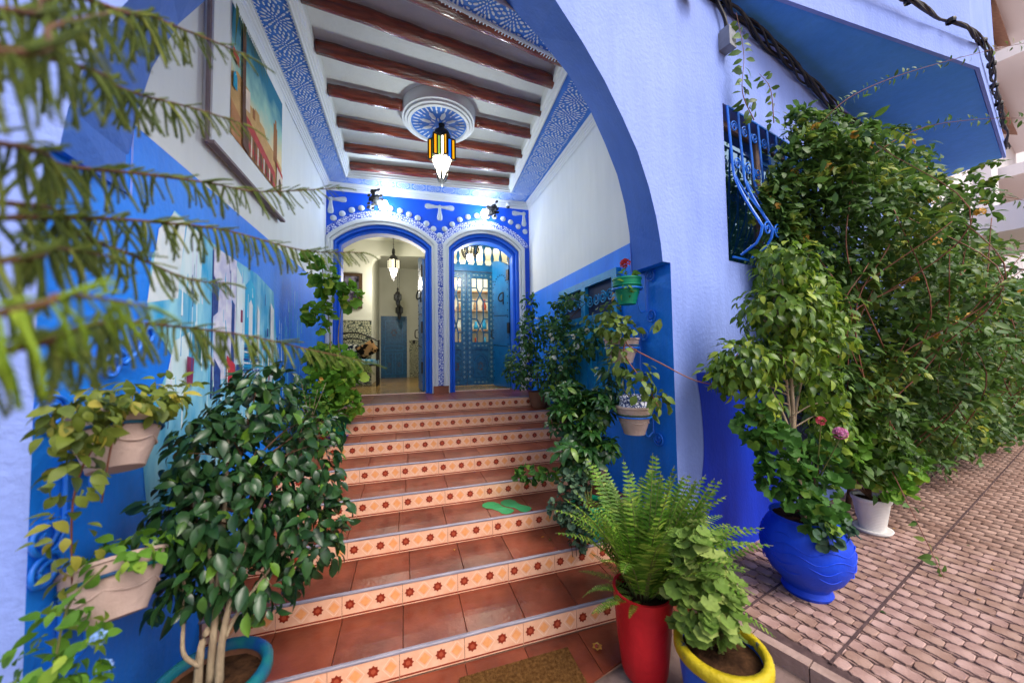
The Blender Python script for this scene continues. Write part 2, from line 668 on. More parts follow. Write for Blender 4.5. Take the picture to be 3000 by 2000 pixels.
# tiled floor at the foot of the stairs
LAND = 1.09
RISE, GO, Y1, NST = 0.136, 0.332, 1.90, 8
XL_, XR_ = -1.02, 1.79
PITCH, X0 = 0.328, -0.034
floor = bpy.data.objects.new('tiled_floor', None)
link(floor, kind='structure')
b = MB()
edge = [(-1.02, 1.36), (0.16, 1.40), (0.88, 1.60), (1.80, 1.80), (1.80, 1.93), (-1.02, 1.93)]
b.poly([(x, y, -0.012) for x, y in edge])
b.build('mortar_bed', 'grout', floor)


def clip_poly(poly, a, c):
    """keep the side of the line a->c that lies on its left"""
    out = []
    ax, ay = a
    dx, dy = c[0] - ax, c[1] - ay
    f = lambda p: dx * (p[1] - ay) - dy * (p[0] - ax)
    for i in range(len(poly)):
        p, q = poly[i], poly[(i + 1) % len(poly)]
        fp_, fq = f(p), f(q)
        if fp_ >= 0:
            out.append(p)
        if fp_ * fq < 0:
            t = fp_ / (fp_ - fq)
            out.append((p[0] + (q[0] - p[0]) * t, p[1] + (q[1] - p[1]) * t))
    return out


for i in range(-4, 6):
    for j in range(2):
        x0, x1 = X0 + PITCH * i + 0.002, X0 + PITCH * (i + 1) - 0.002
        y1_ = 1.895 - j * 0.33
        y0_ = y1_ - 0.326
        x0, x1 = max(x0, -1.02), min(x1, 1.79)
        if x1 - x0 < 0.03:
            continue
        pl = [(x0, y0_), (x1, y0_), (x1, y1_), (x0, y1_)]
        for a_, c_ in zip(edge[:3], edge[1:4]):
            pl = clip_poly(pl, a_, c_)
        if len(pl) < 3:
            continue
        b = MB()
        b.extrude([(x, y, -0.012) for x, y in pl], (0, 0, 0.0122 + rnd.uniform(-0.0006, 0.0006)))
        b.build('floor_tile', rnd.choice(('terracotta_tile', 'terracotta_tile_b')), floor)

# pavement of cast pavers, parallel to the facade, a low step above the lane
PZ = 0.05
pav = bpy.data.objects.new('pavement', None)
link(pav, kind='structure')
ka, kb = Vector((1.80, 1.62, 0)), Vector((2.02, 0.95, 0))       # kerb line
kd = (kb - ka).normalized()
b = MB()
outl = [ka + kd * -0.75, ka, kb, kb + kd * 0.6, Vector((2.6, -1.6, 0)), Vector((26, -1.6, 0)), Vector((26, 8.5, 0)), fp(fx(26), 0, -0.02)]
b.extrude([(p.x, p.y, -0.06) for p in outl], (0, 0, 0.06 + PZ - 0.009))
b.build('paver_bed', 'paver_joint', pav)
b = MB()
kn = Vector((kd.y, -kd.x, 0))
if kn.x < 0:
    kn = -kn
kp = [ka + kd * -0.3, ka + kd * 0.1, ka + kd * 0.35, kb, kb + kd * 0.5, kb + kd * 1.5]
for k, (p, q) in enumerate(zip(kp[:-1], kp[1:])):
    p, q = p + kd * 0.003, q - kd * 0.003
    w0, w1 = kn * -0.006, kn * 0.055
    c = MB()
    c.extrude([p + w0 + Vector((0, 0, -0.05)), q + w0 + Vector((0, 0, -0.05)), q + w1 + Vector((0, 0, -0.05)), p + w1 + Vector((0, 0, -0.05))], (0, 0, 0.05 + PZ + 0.002 + rnd.uniform(-0.003, 0.002)))
    c.build('kerb_stone', 'kerb_stone', pav)

Q = 0.1005


def slab(pts, k, top=0.95, j=0.0035):
    q = random.Random(k)
    pts = [(x + q.uniform(-j, j), y + q.uniform(-j, j)) for x, y in pts]
    m_ = MB()
    n = len(pts)
    pts = [(x * 1.012 * Q / 0.1345, y * 1.025 * Q / 0.1345) for x, y in pts]
    m_.v = [(x, y, -0.012) for x, y in pts] + [(x, y, -0.003) for x, y in pts] + [(x * top, y * top, q.uniform(-0.0008, 0.0008)) for x, y in pts]
    for r_ in range(2):
        for j_ in range(n):
            m_.f.append((r_ * n + j_, r_ * n + (j_ + 1) % n, (r_ + 1) * n + (j_ + 1) % n, (r_ + 1) * n + j_))
    m_.f.append(tuple(range(2 * n, 3 * n)))
    m_.m = [0] * len(m_.f)
    return m_


big = [(-0.032, -0.064), (0.034, -0.064), (0.050, -0.040), (0.046, -0.012), (0.053, 0.014), (0.050, 0.042), (0.032, 0.064), (-0.034, 0.064), (-0.050, 0.040), (-0.046, 0.012), (-0.053, -0.014), (-0.050, -0.042)]
sliver = [(0.0, -0.058), (0.009, -0.040), (0.013, -0.012), (0.006, 0.014), (0.009, 0.042), (0.0, 0.058), (-0.009, 0.040), (-0.013, 0.012), (-0.006, -0.014), (-0.009, -0.042)]
sliver = [(x * 0.95 + y * 0.0, y) for x, y in sliver]
pm = [slab(big, k).mesh('paver', 'paver_pink' if k % 3 else 'paver_tan') for k in range(7)]
dm = [slab(sliver, 20 + k, 0.9, 0.0015).mesh('small_paver', 'paver_dark') for k in range(3)]
fr1, fr2 = [], []
for iu in range(-2, 140):
    for iv in range(-2, 42):
        for kind_ in (0, 1):
            u = 2.9 + (iu + 0.5 * kind_) * Q
            v = 0.03 + iv * Q + (Q * 0.5 if iu % 2 else 0.0) + (0.02 if kind_ else 0.0)
            p = fp(u, 0, v)
            if p.x > 16 or (p - kb).dot(kn) < 0.13 or p.y < -1.2:
                continue
            if u < 2.95 and v < 0.3:
                continue
            M = Matrix.Translation((p.x, p.y, PZ + rnd.uniform(-0.002, 0.0015) - (0.003 if kind_ else 0))) @ Matrix.Rotation(R(13) + rnd.uniform(-0.02, 0.02), 4, 'Z') @ Matrix.Rotation(rnd.uniform(-0.012, 0.012), 4, 'X')
            if kind_ == 0:
                if rnd.random() < 0.5:
                    M = M @ Matrix.Rotation(math.pi, 4, 'Z')
                fr1.append(M)
            else:
                fr2.append(M)


def inview(M):
    q = M.translation - EYE
    z = q.dot(fwd)
    return z > 0.3 and abs(q.dot(rx)) < z * 1.5 and abs(q.dot(ux)) < z * 1.02


def vsort(fr):
    return sorted(fr, key=lambda M: (0 if inview(M) else 100) + (M.translation - EYE).length)


fr1, fr2 = vsort(fr1), vsort(fr2)
E_SAVE = EYE


def place(parent, meshes, frs, name, rest, cap):
    off = wloc(parent)
    scatter(parent, meshes, [f for f in frs[:cap]], name, rest, cap)
    if frs[cap:]:
        scatter(parent, meshes, frs[cap:], name, rest, 0)


place(pav, pm, fr1, 'paver', 'far_pavers', 300)
for k in range(12):
    v = 0.36 + k * 0.414
    for s0 in range(7):
        q = MB()
        ua, ub = 2.95 + s0 * 1.6, 2.95 + (s0 + 1) * 1.6 - 0.01
        q.extrude([fp(ua, PZ - 0.008, v - 0.006), fp(ub, PZ - 0.008, v - 0.006 + rnd.uniform(-0.003, 0.003)), fp(ub, PZ - 0.008, v + 0.006), fp(ua, PZ - 0.008, v + 0.006)], (0, 0, 0.0105))
        c_ = fp((ua + ub) / 2, 0, v)
        if (fp(ua, 0, v) - kb).dot(kn) > 0.1 and c_.y > -1.2 and c_.x < 16:
            q.build('mortar_joint', 'paver_joint', pav)
place(pav, dm, fr2, 'small_paver', 'far_small_pavers', 250)

# worn lane surface in front of the tiles and the kerb
b = MB()
b.poly([(-6, -6, -0.03), (2.6, -6, -0.03), (2.35, 0.0, -0.03), (1.86, 1.60, -0.03), (1.80, 2.05, -0.03), (-6, 2.0, -0.03)])
b.build('lane', 'rough_paving', kind='structure')

# ------------------------------------------------------------------ the blue house
house = thing('blue_house', (0.4, 3.0, 0), 'blue and lavender house with an open arched porch and overhanging upper storey', 'building')

UJ0, UJ1, UC = 0.0, fx(1.80), 1.42
half = [(1.39, 2.25), (1.375, 2.38), (1.335, 2.56), (1.27, 2.75), (1.165, 2.97), (1.03, 3.16), (0.875, 3.35), (0.70, 3.52), (0.49, 3.69), (0.25, 3.81), (0.0, 3.85)]
halfb = [(1.40, 2.25), (1.40, 2.40), (1.387, 2.56), (1.345, 2.78), (1.27, 3.0), (1.15, 3.21), (1.0, 3.43), (0.80, 3.62), (0.55, 3.78), (0.27, 3.92), (0.0, 3.96)]
prof = [(UC - a, z) for a, z in half] + [(UC + a, z) for a, z in half[::-1][1:]]
profb = [(UC - a, z) for a, z in halfb] + [(UC + a, z) for a, z in halfb[::-1][1:]]
UI0, UI1 = UC - 1.39, UC + 1.39
TOP = 7.2
INTR = MB()
WU0, WU1, WZ0, WZ1 = fx(2.535), fx(4.2), 2.36, 3.69
b = MB()
# front: left of the opening, above the arch, between arch and window, round the window
b.quad(fp(-4, -0.1), fp(UJ0, -0.1), fp(UJ0, TOP), fp(-4, TOP))
b.quad(fp(UJ0, 2.25), fp(UI0, 2.25), fp(UI0, TOP), fp(UJ0, TOP))
for (u0, z0), (u1, z1) in zip(prof[:-1], prof[1:]):
    b.quad(fp(u0, z0), fp(u1, z1), fp(u1, TOP), fp(u0, TOP))
b.quad(fp(UI1, 2.25), fp(UJ1, 2.25), fp(UJ1, TOP), fp(UI1, TOP))
b.quad(fp(UJ1, -0.1), fp(WU0, -0.1), fp(WU0, TOP), fp(UJ1, TOP))
b.quad(fp(WU0, -0.1), fp(WU1, -0.1), fp(WU1, WZ0), fp(WU0, WZ0))
b.quad(fp(WU0, WZ1), fp(WU1, WZ1), fp(WU1, TOP), fp(WU0, TOP))
b.quad(fp(WU1, -0.1), fp(fx(9.05), -0.1), fp(fx(9.05), TOP), fp(WU1, TOP))
# arch thickness and back
for (u0, z0), (u1, z1), (v0, w0), (v1, w1) in zip(prof[:-1], prof[1:], profb[:-1], profb[1:]):
    INTR.quad(fp(u1, z1), fp(u0, z0), fp(v0, w0) + TH, fp(v1, w1) + TH)
    b.quad(fp(v0, w0) + TH, fp(v0, TOP) + TH, fp(v1, TOP) + TH, fp(v1, w1) + TH)
for s_, (ua, ub) in enumerate(((UJ0 - 0.2, UI0), (UI1, UJ1 + 0.2))):
    b.quad(fp(ua, 2.25) + TH, fp(ua, TOP) + TH, fp(ub, TOP) + TH, fp(ub, 2.25) + TH)
# window reveal
dv = FN * -0.16
for a_, c_ in (((WU0, WZ0), (WU0, WZ1)), ((WU0, WZ1), (WU1, WZ1)), ((WU1, WZ1), (WU1, WZ0)), ((WU1, WZ0), (WU0, WZ0))):
    b.quad(fp(*a_), fp(*c_), fp(*c_) + dv, fp(*a_) + dv)
b.build('facade_wall', 'lavender_plaster', house)
INTR.build('arch_intrados', 'intrados_blue', house)
# undersides of the arch feet
for ua, ub in ((UJ0, UI0), (UI1, UJ1)):
    b = MB()
    b.quad(fp(ua, 2.249), fp(ub, 2.249), fp(ub, 2.249) + TH, fp(ua, 2.249) + TH)
    b.build('arch_foot', 'blue_plaster', house)

# cobalt wave painted at the foot of the facade
b = MB()
wave = [(2.045, 1.46), (2.06, 1.38), (2.085, 1.25), (2.10, 1.10), (2.105, 0.98), (2.10, 0.86), (2.08, 0.75), (2.04, 0.62), (1.99, 0.50), (1.95, 0.36), (1.93, 0.2), (1.92, 0.0)]
wv = bez([fp(fx(x), z, 0.003) for x, z in wave], 3)
b.poly([fp(fx(3.3), 0.0, 0.003), fp(fx(3.1), 1.2, 0.003), fp(fx(2.7), 1.40, 0.003), fp(fx(2.3), 1.47, 0.003)] + wv)
b.build('painted_wave', 'cobalt_paint', house)

# porch walls: blue dado and white above
DADO, WT = 2.54, 4.10
RWa, RWb = (1.80, 2.011), (1.845, 5.05)
LWa, LWb = (-1.02, 1.36), (-1.02, 5.13)
for p, q in ((LWa, LWb), (RWa, RWb)):
    b = MB()
    b.quad((*p, -0.1), (*q, -0.1), (*q, DADO), (*p, DADO))
    b.build('dado_wall', 'blue_plaster', house)
    b = MB()
    b.quad((*p, DADO), (*q, DADO), (*q, WT), (*p, WT))
    b.build('porch_wall', 'white_plaster', house)


# back wall with two arched openings
def bk(x, z, d=0.0):
    return Vector((x - 0.0297 * d, 5.10 - 0.0297 * x - d, z))


def seg_arch(x0, x1, zs, za, n=16):
    """arch from (x0,zs) over apex za to (x1,zs): flattened ellipse"""
    xc, a = (x0 + x1) / 2, (x1 - x0) / 2
    h = za - zs
    r_ = (a * a + h * h) / (2 * h)
    th = math.asin(min(1.0, a / r_))
    return [(xc + r_ * math.sin(-th + 2 * th * i / n), za - r_ + r_ * math.cos(-th + 2 * th * i / n)) for i in range(n + 1)]


DOORS = ((-0.845, 0.275), (0.69, 1.585))
ZS = (3.15, 3.16)
ZA = (3.36, 3.35)


def arch_line(k, grow, n=26):
    (x0, x1) = DOORS[k]
    return seg_arch(x0 - grow, x1 + grow, ZS[k] + grow * 0.5, ZA[k] + grow * 1.12, n)


b = MB()
G = 0.17
ZW = 3.97
edges = [-1.03]
for k in (0, 1):
    al = arch_line(k, G)
    al[0], al[-1] = (max(al[0][0], -1.03), al[0][1]), (min(al[-1][0], 1.86), al[-1][1])
    for (x0, z0), (x1, z1) in zip(al[:-1], al[1:]):
        b.quad(bk(x0, z0), bk(x1, z1), bk(x1, ZW + 0.1), bk(x0, ZW + 0.1))
    edges += [al[0][0], al[-1][0]]
edges.append(1.86)
for x0, x1 in ((edges[0], edges[1]), (edges[2], edges[3]), (edges[4], edges[5])):
    if x1 - x0 > 0.002:
        b.quad(bk(x0, 1.0), bk(x1, 1.0), bk(x1, ZW + 0.1), bk(x0, ZW + 0.1))
b.build('back_wall', 'deep_blue_wall', house)


def arch_ring(k, g0, g1, d0, d1, name, m_, zb=LAND, parent=house, smooth=False):
    """arch moulding between two offsets, standing d1 proud, d0 its inner depth"""
    A, B_ = arch_line(k, g0), arch_line(k, g1)
    A = [(A[0][0], zb)] + A + [(A[-1][0], zb)]
    B_ = [(B_[0][0], zb)] + B_ + [(B_[-1][0], zb)]
    B_ = [(min(max(x, -1.015), 1.838), z) for x, z in B_]
    q = MB()
    gm = 0.5
    for i in range(len(A) - 1):
        a0, a1, c0, c1 = A[i], A[i + 1], B_[i], B_[i + 1]
        m0 = ((a0[0] + c0[0]) / 2, (a0[1] + c0[1]) / 2)
        m1 = ((a1[0] + c1[0]) / 2, (a1[1] + c1[1]) / 2)
        q.quad(bk(*a0, d0), bk(*a1, d0), bk(*a1, d1), bk(*a0, d1))
        q.quad(bk(*a0, d1), bk(*a1, d1), bk(*m1, d1 + 0.008), bk(*m0, d1 + 0.008))
        q.quad(bk(*m0, d1 + 0.008), bk(*m1, d1 + 0.008), bk(*c1, d1), bk(*c0, d1))
        q.quad(bk(*c0, d1), bk(*c1, d1), bk(*c1, 0), bk(*c0, 0))
    o = q.build(name, m_, parent)
    bm = bmesh.new()
    bm.from_mesh(o.data)
    bmesh.ops.remove_doubles(bm, verts=bm.verts, dist=1e-5)
    for f_ in bm.faces:
        f_.smooth = True
    bm.to_mesh(o.data)
    bm.free()
    o.data.set_sharp_from_angle(angle=R(38))
    return o


for k in (0, 1):
    arch_ring(k, 0.122, 0.168, 0.0, 0.055, 'arch_trim', 'white_trim')
    arch_ring(k, 0.085, 0.121, -0.03, 0.03, 'arch_trim', 'white_trim')
    arch_ring(k, 0.045, 0.084, -0.08, -0.01, 'door_frame', 'frame_blue')
    arch_ring(k, 0.0, 0.044, -0.22, -0.06, 'door_frame', 'frame_blue')

# lace bands over the arches and down the middle pier
b = MB()
for k in (0, 1):
    A, B_ = arch_line(k, 0.172), arch_line(k, 0.262)
    for i in range(len(A) - 1):
        pts = [A[i], A[i + 1], B_[i + 1], B_[i]]
        pts = [(min(max(x, -1.018), 1.842), z) for x, z in pts]
        if k == 0:
            pts = [(min(x, 0.48), z) for x, z in pts]
        else:
            pts = [(max(x, 0.48), z) for x, z in pts]
        b.poly([bk(x, z, 0.006 + 0.001 * k) for x, z in pts])
b.quad(bk(0.438, 1.20, 0.012), bk(0.524, 1.20, 0.012), bk(0.524, 3.25, 0.012), bk(0.438, 3.25, 0.012))
b.build('lace_band', 'lace_column', house)
b = MB()
b.obox(bk(0.48, 1.14, 0.03), (0.105, -0.003, 0), (0, 0.05, 0), (0, 0, 0.055))
b.build('pier_base', 'terracotta_tile', house)

# plaster bosses and bows
boss = MB()
n = 12
pr = [(1.0, 0.0), (0.94, 0.35), (0.7, 0.7), (0.35, 0.92), (0.0, 1.0)]
boss.lathe([(r_ * 0.042, z_ * 0.02) for r_, z_ in pr], n)
boss_me = boss.mesh('plaster_boss', 'relief_white', 'all')
spots = [(-0.93, 3.50), (-0.82, 3.57), (-0.70, 3.63), (-0.58, 3.67), (-0.45, 3.69), (-0.20, 3.70), (-0.07, 3.68), (0.05, 3.64), (0.17, 3.60), (0.29, 3.53), (0.39, 3.46),
         (0.55, 3.47), (0.66, 3.55), (0.77, 3.63), (0.89, 3.68), (1.02, 3.71), (1.30, 3.72), (1.43, 3.70), (1.55, 3.66), (1.67, 3.60), (1.78, 3.53), (0.475, 3.37)]
for x, z in spots:
    o = bpy.data.objects.new('plaster_boss', boss_me)
    link(o, house, loc=bk(x, z, 0.004))
    o.rotation_euler = (R(90), 0, 0)


def bow(lobes, x, z):
    q = MB()
    for a, L in lobes:
        dx, dz = math.cos(a), math.sin(a)
        st = [(0.0, 0.02), (0.25, 0.021), (0.5, 0.03), (0.75, 0.04), (0.92, 0.036), (1.0, 0.018)]
        for i in range(len(st) - 1):
            (t0, w0), (t1, w1) = st[i], st[i + 1]
            row = lambda t, w: [bk(x + dx * L * t - dz * w * s2, z + dz * L * t + dx * w * s2, h2) for s2, h2 in ((-1, 0.0), (-0.6, 0.016), (0.6, 0.016), (1, 0.0))]
            r0, r1 = row(t0, w0), row(t1, w1)
            for j in range(3):
                q.quad(r0[j], r1[j], r1[j + 1], r0[j + 1])
        e = row(1.0, 0.018)
        q.poly(e)
    q.lathe([(0.032, 0), (0.028, 0.012), (0, 0.017)], 10, (0, 0, 0))
    nv = 30
    for i in range(len(q.v) - nv, len(q.v)):
        vx, vy, vz = q.v[i]
        q.v[i] = tuple(bk(x + vx, z + vy, vz + 0.001))
    q.build('plaster_bow', 'relief_white', house, 'all')


bow([(0.0, 0.21), (math.pi, 0.21), (-math.pi / 2, 0.20)], 0.48, 3.79)
bow([(0.05, 0.20), (-math.pi / 2, 0.20)], -0.965, 3.76)
bow([(math.pi + 0.02, 0.19), (-math.pi / 2, 0.20)], 1.765, 3.81)

# ------------------------------------------------------------------ porch ceiling
BZ, CZ = 3.975, 4.13
oL, oR0, oR1 = -1.02, 1.80, 1.845
OUT = [(-1.02, 1.70), (1.805, 2.35), (1.845, 5.05), (-1.02, 5.13)]        # walls
BO = [(-0.965, 1.74), (1.735, 2.36), (1.778, 4.985), (-0.965, 5.07)]       # band outer
BI = [(-0.745, 2.01), (1.30, 2.47), (1.475, 4.74), (-0.745, 4.885)]        # band inner
CI = [(-0.675, 2.10), (1.235, 2.53), (1.405, 4.68), (-0.675, 4.815)]       # coffer


def ring(q, A, za, B_, zb, m_=0):
    for i in range(4):
        j = (i + 1) % 4
        q.quad((*A[i], za), (*A[j], za), (*B_[j], zb), (*B_[i], zb), m_)


def lerp4(A, B_, t):
    return [(a[0] + (c[0] - a[0]) * t, a[1] + (c[1] - a[1]) * t) for a, c in zip(A, B_)]


b = MB()
st = [(0.0, 3.885), (0.12, 3.875), (0.2, 3.90), (0.34, 3.905), (0.36, 3.925), (0.55, 3.93), (0.57, 3.95), (0.8, 3.955), (0.85, 3.968), (1.0, 3.968), (1.0, 3.98)]
for (t0, z0), (t1, z1) in zip(st[:-1], st[1:]):
    ring(b, lerp4(OUT, BO, t0), z0, lerp4(OUT, BO, t1), z1)
b.build('wall_cornice', 'white_trim', house)
b = MB()
st = [(0.0, 3.98), (0.0, 3.962), (0.2, 3.958), (0.3, 3.975), (0.5, 3.98), (0.52, 4.0), (0.72, 4.005), (0.75, 4.03), (0.95, 4.035), (1.0, 4.06), (1.0, CZ)]
for (t0, z0), (t1, z1) in zip(st[:-1], st[1:]):
    ring(b, lerp4(BI, CI, t0), z0, lerp4(BI, CI, t1), z1)
b.build('coffer_moulding', 'white_trim', house)
b = MB()
b.poly([(*p, CZ) for p in CI][::-1])
b.build('ceiling', 'white_plaster', house)
band = MB()
ring(band, BO, BZ, BI, BZ)
band = band.build('ceiling_band', 'band_blue', house)

# lace rosettes cast on the band
ros = MB()


def petal(q, x, y, a, L, w, h=0.004):
    c, s_ = math.cos(a), math.sin(a)
    o = len(q.v)
    q.v.append((x, y, -h))
    for k in range(6):
        t = k / 6 * 2 * math.pi
        px, py = math.cos(t) * L / 2, math.sin(t) * w / 2
        q.v.append((x + px * c - py * s_, y + px * s_ + py * c, 0.0))
    for k in range(6):
        q.f.append((o, o + 1 + (k + 1) % 6, o + 1 + k))
        q.m.append(0)


S = 0.205
for k in range(16):
    a = k / 16 * 2 * math.pi
    petal(ros, math.cos(a) * 0.072, math.sin(a) * 0.072, a, 0.036, 0.015)
for k in range(12):
    a = (k + 0.5) / 12 * 2 * math.pi
    petal(ros, math.cos(a) * 0.045, math.sin(a) * 0.045, a, 0.020, 0.011)
for k in range(8):
    a = k / 8 * 2 * math.pi
    petal(ros, math.cos(a) * 0.024, math.sin(a) * 0.024, a, 0.017, 0.009)
for sx in (-1, 1):
    for sy in (-1, 1):
        for (dx, dy, an) in ((0.092, 0.092, 0.78), (0.098, 0.066, 0.2), (0.066, 0.098, 1.37), (0.077, 0.077, 0.78), (0.099, 0.040, 0.1), (0.040, 0.099, 1.5), (0.1, 0.012, 0.0), (0.012, 0.1, 1.57)):
            petal(ros, sx * dx, sy * dy, an * sx * sy, 0.022, 0.012)
petal(ros, 0, 0, 0, 0.014, 0.014)
ros_me = ros.mesh('lace_panel', 'relief_lace', 'all')


def mid(A, B_, t):
    return ((A[0] * (1 - t) + B_[0] * t), (A[1] * (1 - t) + B_[1] * t))


for i in range(4):
    j = (i + 1) % 4
    A, B_ = mid(BO[i], BI[i], 0.5), mid(BO[j], BI[j], 0.5)
    L = math.hypot(B_[0] - A[0], B_[1] - A[1])
    nn = round(L / S)
    ang = math.atan2(B_[1] - A[1], B_[0] - A[0])
    for k in range(nn + (1 if i in (0, 2) else 0)):
        t = k / nn if i in (0, 2) else (k + 0.0) / nn
        if i in (1, 3) and k == 0:
            continue
        p = mid(A, B_, t)
        o = bpy.data.objects.new('lace_panel', ros_me)
        link(o, band, loc=(p[0], p[1], BZ - 0.002))
        o.rotation_euler = (0, 0, ang)
        wd = (math.dist(BO[i], BI[i]) * (1 - t) + math.dist(BO[j], BI[j]) * t) / math.sqrt(2)
        o.scale = (L / nn / S, wd / 0.212, 1)

# log beams
def beam(p, q, k):
    m_ = MB()
    q_ = random.Random(k)
    p, q = Vector((*p, 4.065)), Vector((*q, 4.065))
    n = 14
    pts, rs = [], []
    for i in range(n + 1):
        t = i / n
        pts.append(p.lerp(q, t) + Vector((0, q_.uniform(-0.003, 0.003), q_.uniform(-0.003, 0.003))))
        rs.append(0.053 * (1 + q_.uniform(-0.06, 0.06)))
    m_.tube(pts, rs, 12)
    m_.build('beam', 'beam_wood', house, 'all')


for k, (p, q) in enumerate((((-0.67, 2.215), (1.26, 2.545)), ((-0.67, 2.555), (1.31, 2.80)), ((-0.67, 2.975), (1.33, 3.17)), ((-0.67, 3.44), (-0.03, 3.47)), ((0.70, 3.505), (1.35, 3.54)),
                           ((-0.67, 3.895), (1.37, 3.93)), ((-0.67, 4.35), (1.385, 4.29)), ((-0.67, 4.76), (1.40, 4.63)))):
    beam(p, q, k)

# round ceiling medallion
MC = Vector((0.335, 3.56, 0))
b = MB()
b.lathe([(0.375, CZ), (0.375, 4.04), (0.365, 4.02), (0.345, 4.018), (0.34, 4.0), (0.318, 3.998), (0.312, 3.985), (0.285, 3.983), (0.28, 3.995), (0.278, 4.005)], 48, (MC.x, MC.y, 0))
med = b.build('ceiling_medallion', 'white_trim', house, True)
b = MB()
b.lathe([(0.279, 4.004), (0.15, 4.0), (0.0, 3.998)], 40, (MC.x, MC.y, 0))
b.build('medallion_disc', 'band_blue', med, 'all')
q = MB()
for k in range(8):
    a = k / 8 * 2 * math.pi + 0.2
    petal(q, math.cos(a) * 0.135, math.sin(a) * 0.135, a, 0.12, 0.05, 0.008)
    petal(q, math.cos(a + 0.39) * 0.075, math.sin(a + 0.39) * 0.075, a + 0.39, 0.06, 0.02, 0.006)
for k in range(32):
    a = k / 32 * 2 * math.pi
    petal(q, math.cos(a) * 0.235, math.sin(a) * 0.235, a, 0.07, 0.018, 0.006)
for k in range(16):
    a = (k + 0.5) / 16 * 2 * math.pi
    petal(q, math.cos(a) * 0.185, math.sin(a) * 0.185, a, 0.035, 0.016, 0.006)
q.v = [(x + MC.x, y + MC.y, z + 3.999) for x, y, z in q.v]
q.build('medallion_lace', 'relief_lace', med, 'all')
# roof slab that closes the porch
b = MB()
b.extrude([(-1.4, 1.75, 4.2), (2.0, 2.5, 4.2), (2.0, 5.35, 4.2), (-1.4, 5.35, 4.2)], (0, 0, 0.2))
b.build('roof_slab', 'lavender_plaster', house)

# upper storey that overhangs the facade
ov = [(fp(fx(1.97), 0, 0.0).x, fp(fx(1.97), 0).y), (5.81, 1.99), (8.98, 2.86), (9.08, fp(fx(9.08), 0).y + 0.3), (1.97, 3.6)]
SZ = 4.60
b = MB()
b.poly([(*p, SZ) for p in ov][::-1])
b.build('overhang_soffit', 'soffit_blue', house)
b = MB()
for p, q in zip(ov[:3], ov[1:4]):
    b.quad((*p, SZ - 0.004), (*q, SZ - 0.004), (*q, 8.0), (*p, 8.0))
b.build('upper_wall', 'lavender_plaster', house)
b = MB()
e0, e1, e2 = Vector((2.1, 2.04, SZ - 0.012)), Vector((5.84, 1.962, SZ - 0.012)), Vector((9.0, 2.83, SZ - 0.012))
for p, q in ((e0, e1), (e1, e2)):
    b.quad(p, q, q + Vector((0, 0, 0.26)), p + Vector((0, 0, 0.26)))
    b.quad(p, q, q + Vector((0, 0.03, 0)), p + Vector((0, 0.03, 0)))
    b.quad(p + Vector((0, 0, 0.26)), q + Vector((0, 0, 0.26)), q + Vector((0, 0.07, 0.26)), p + Vector((0, 0.07, 0.26)))
b.build('fascia_board', 'lavender_plaster', house)

# ------------------------------------------------------------------ stairs
st_ = thing('staircase', (0.4, 1.9, 0), 'terracotta tiled stairs with star patterned risers up to the porch doors', 'stairs')
b = MB()
for k in range(NST):
    y0 = Y1 + GO * k
    y1_ = Y1 + GO * (k + 1) if k < NST - 1 else 5.32
    b.box(XL_, XR_, y0 + 0.012, y1_ + 0.1 if k < NST - 1 else y1_, -0.1 if k == 0 else RISE * k - 0.05, RISE * (k + 1) - 0.014)
b.build('stair_core', 'grout', st_)


def riser_mesh(w, s0):
    """tile with stars, lozenges and a red line; s0: offset of the pattern in the tile"""
    hgt = RISE - 0.0135
    q = MB()
    q.box(0.0012, w - 0.0012, -0.009, 0.004, 0.0015, hgt, 0)
    y = -0.0096
    zc = 0.5 * hgt + 0.009
    p4 = PITCH / 4

    def fl(pts, m_, dy=0.0):
        pts = [(min(max(x, 0.002), w - 0.002), min(max(z, 0.02), hgt - 0.001)) for x, z in pts]
        q.poly([(x, y - dy, z) for x, z in pts], m_)

    q.poly([(0.002, y, 0.008), (w - 0.002, y, 0.008), (w - 0.002, y, 0.0165), (0.002, y, 0.0165)], 3)
    for i in range(-1, 6):
        xc = (i + 0.5) * p4 - s0
        if xc < -p4 * 0.4 or xc > w + p4 * 0.4:
            continue
        if i % 2 == 0:            # star
            if 0.022 < xc < w - 0.022:
                pts = []
                for j in range(16):
                    a = j / 16 * 2 * math.pi
                    r_ = 0.0295 if j % 2 == 0 else 0.0215
                    pts.append((xc + r_ * math.cos(a), zc + r_ * math.sin(a)))
                fl(pts, 3, 0.0006)
                pts = []
                for j in range(8):
                    a = j / 8 * 2 * math.pi + 0.39
                    pts.append((xc + 0.012 * math.cos(a), zc + 0.012 * math.sin(a)))
                fl(pts, 4, 0.0012)
        else:                     # lozenge
            r_ = 0.030
            if xc > 0 and xc < w:
                fl([(xc - r_ * 0.95, zc), (xc, zc - r_), (xc + r_ * 0.95, zc), (xc, zc + r_)], 2, 0.0006)
                t = 0.0045
                for sx in (-1, 1):
                    for sz in (-1, 1):
                        fl([(xc + sx * 0.039, zc), (xc + sx * 0.039 + sx * t, zc), (xc + sx * t, zc + sz * 0.047), (xc, zc + sz * 0.043)], 1, 0.0003)
    return q.mesh('riser_tile', ['tile_cream', 'tile_cream_light', 'tile_apricot', 'tile_star', 'tile_star_light'])


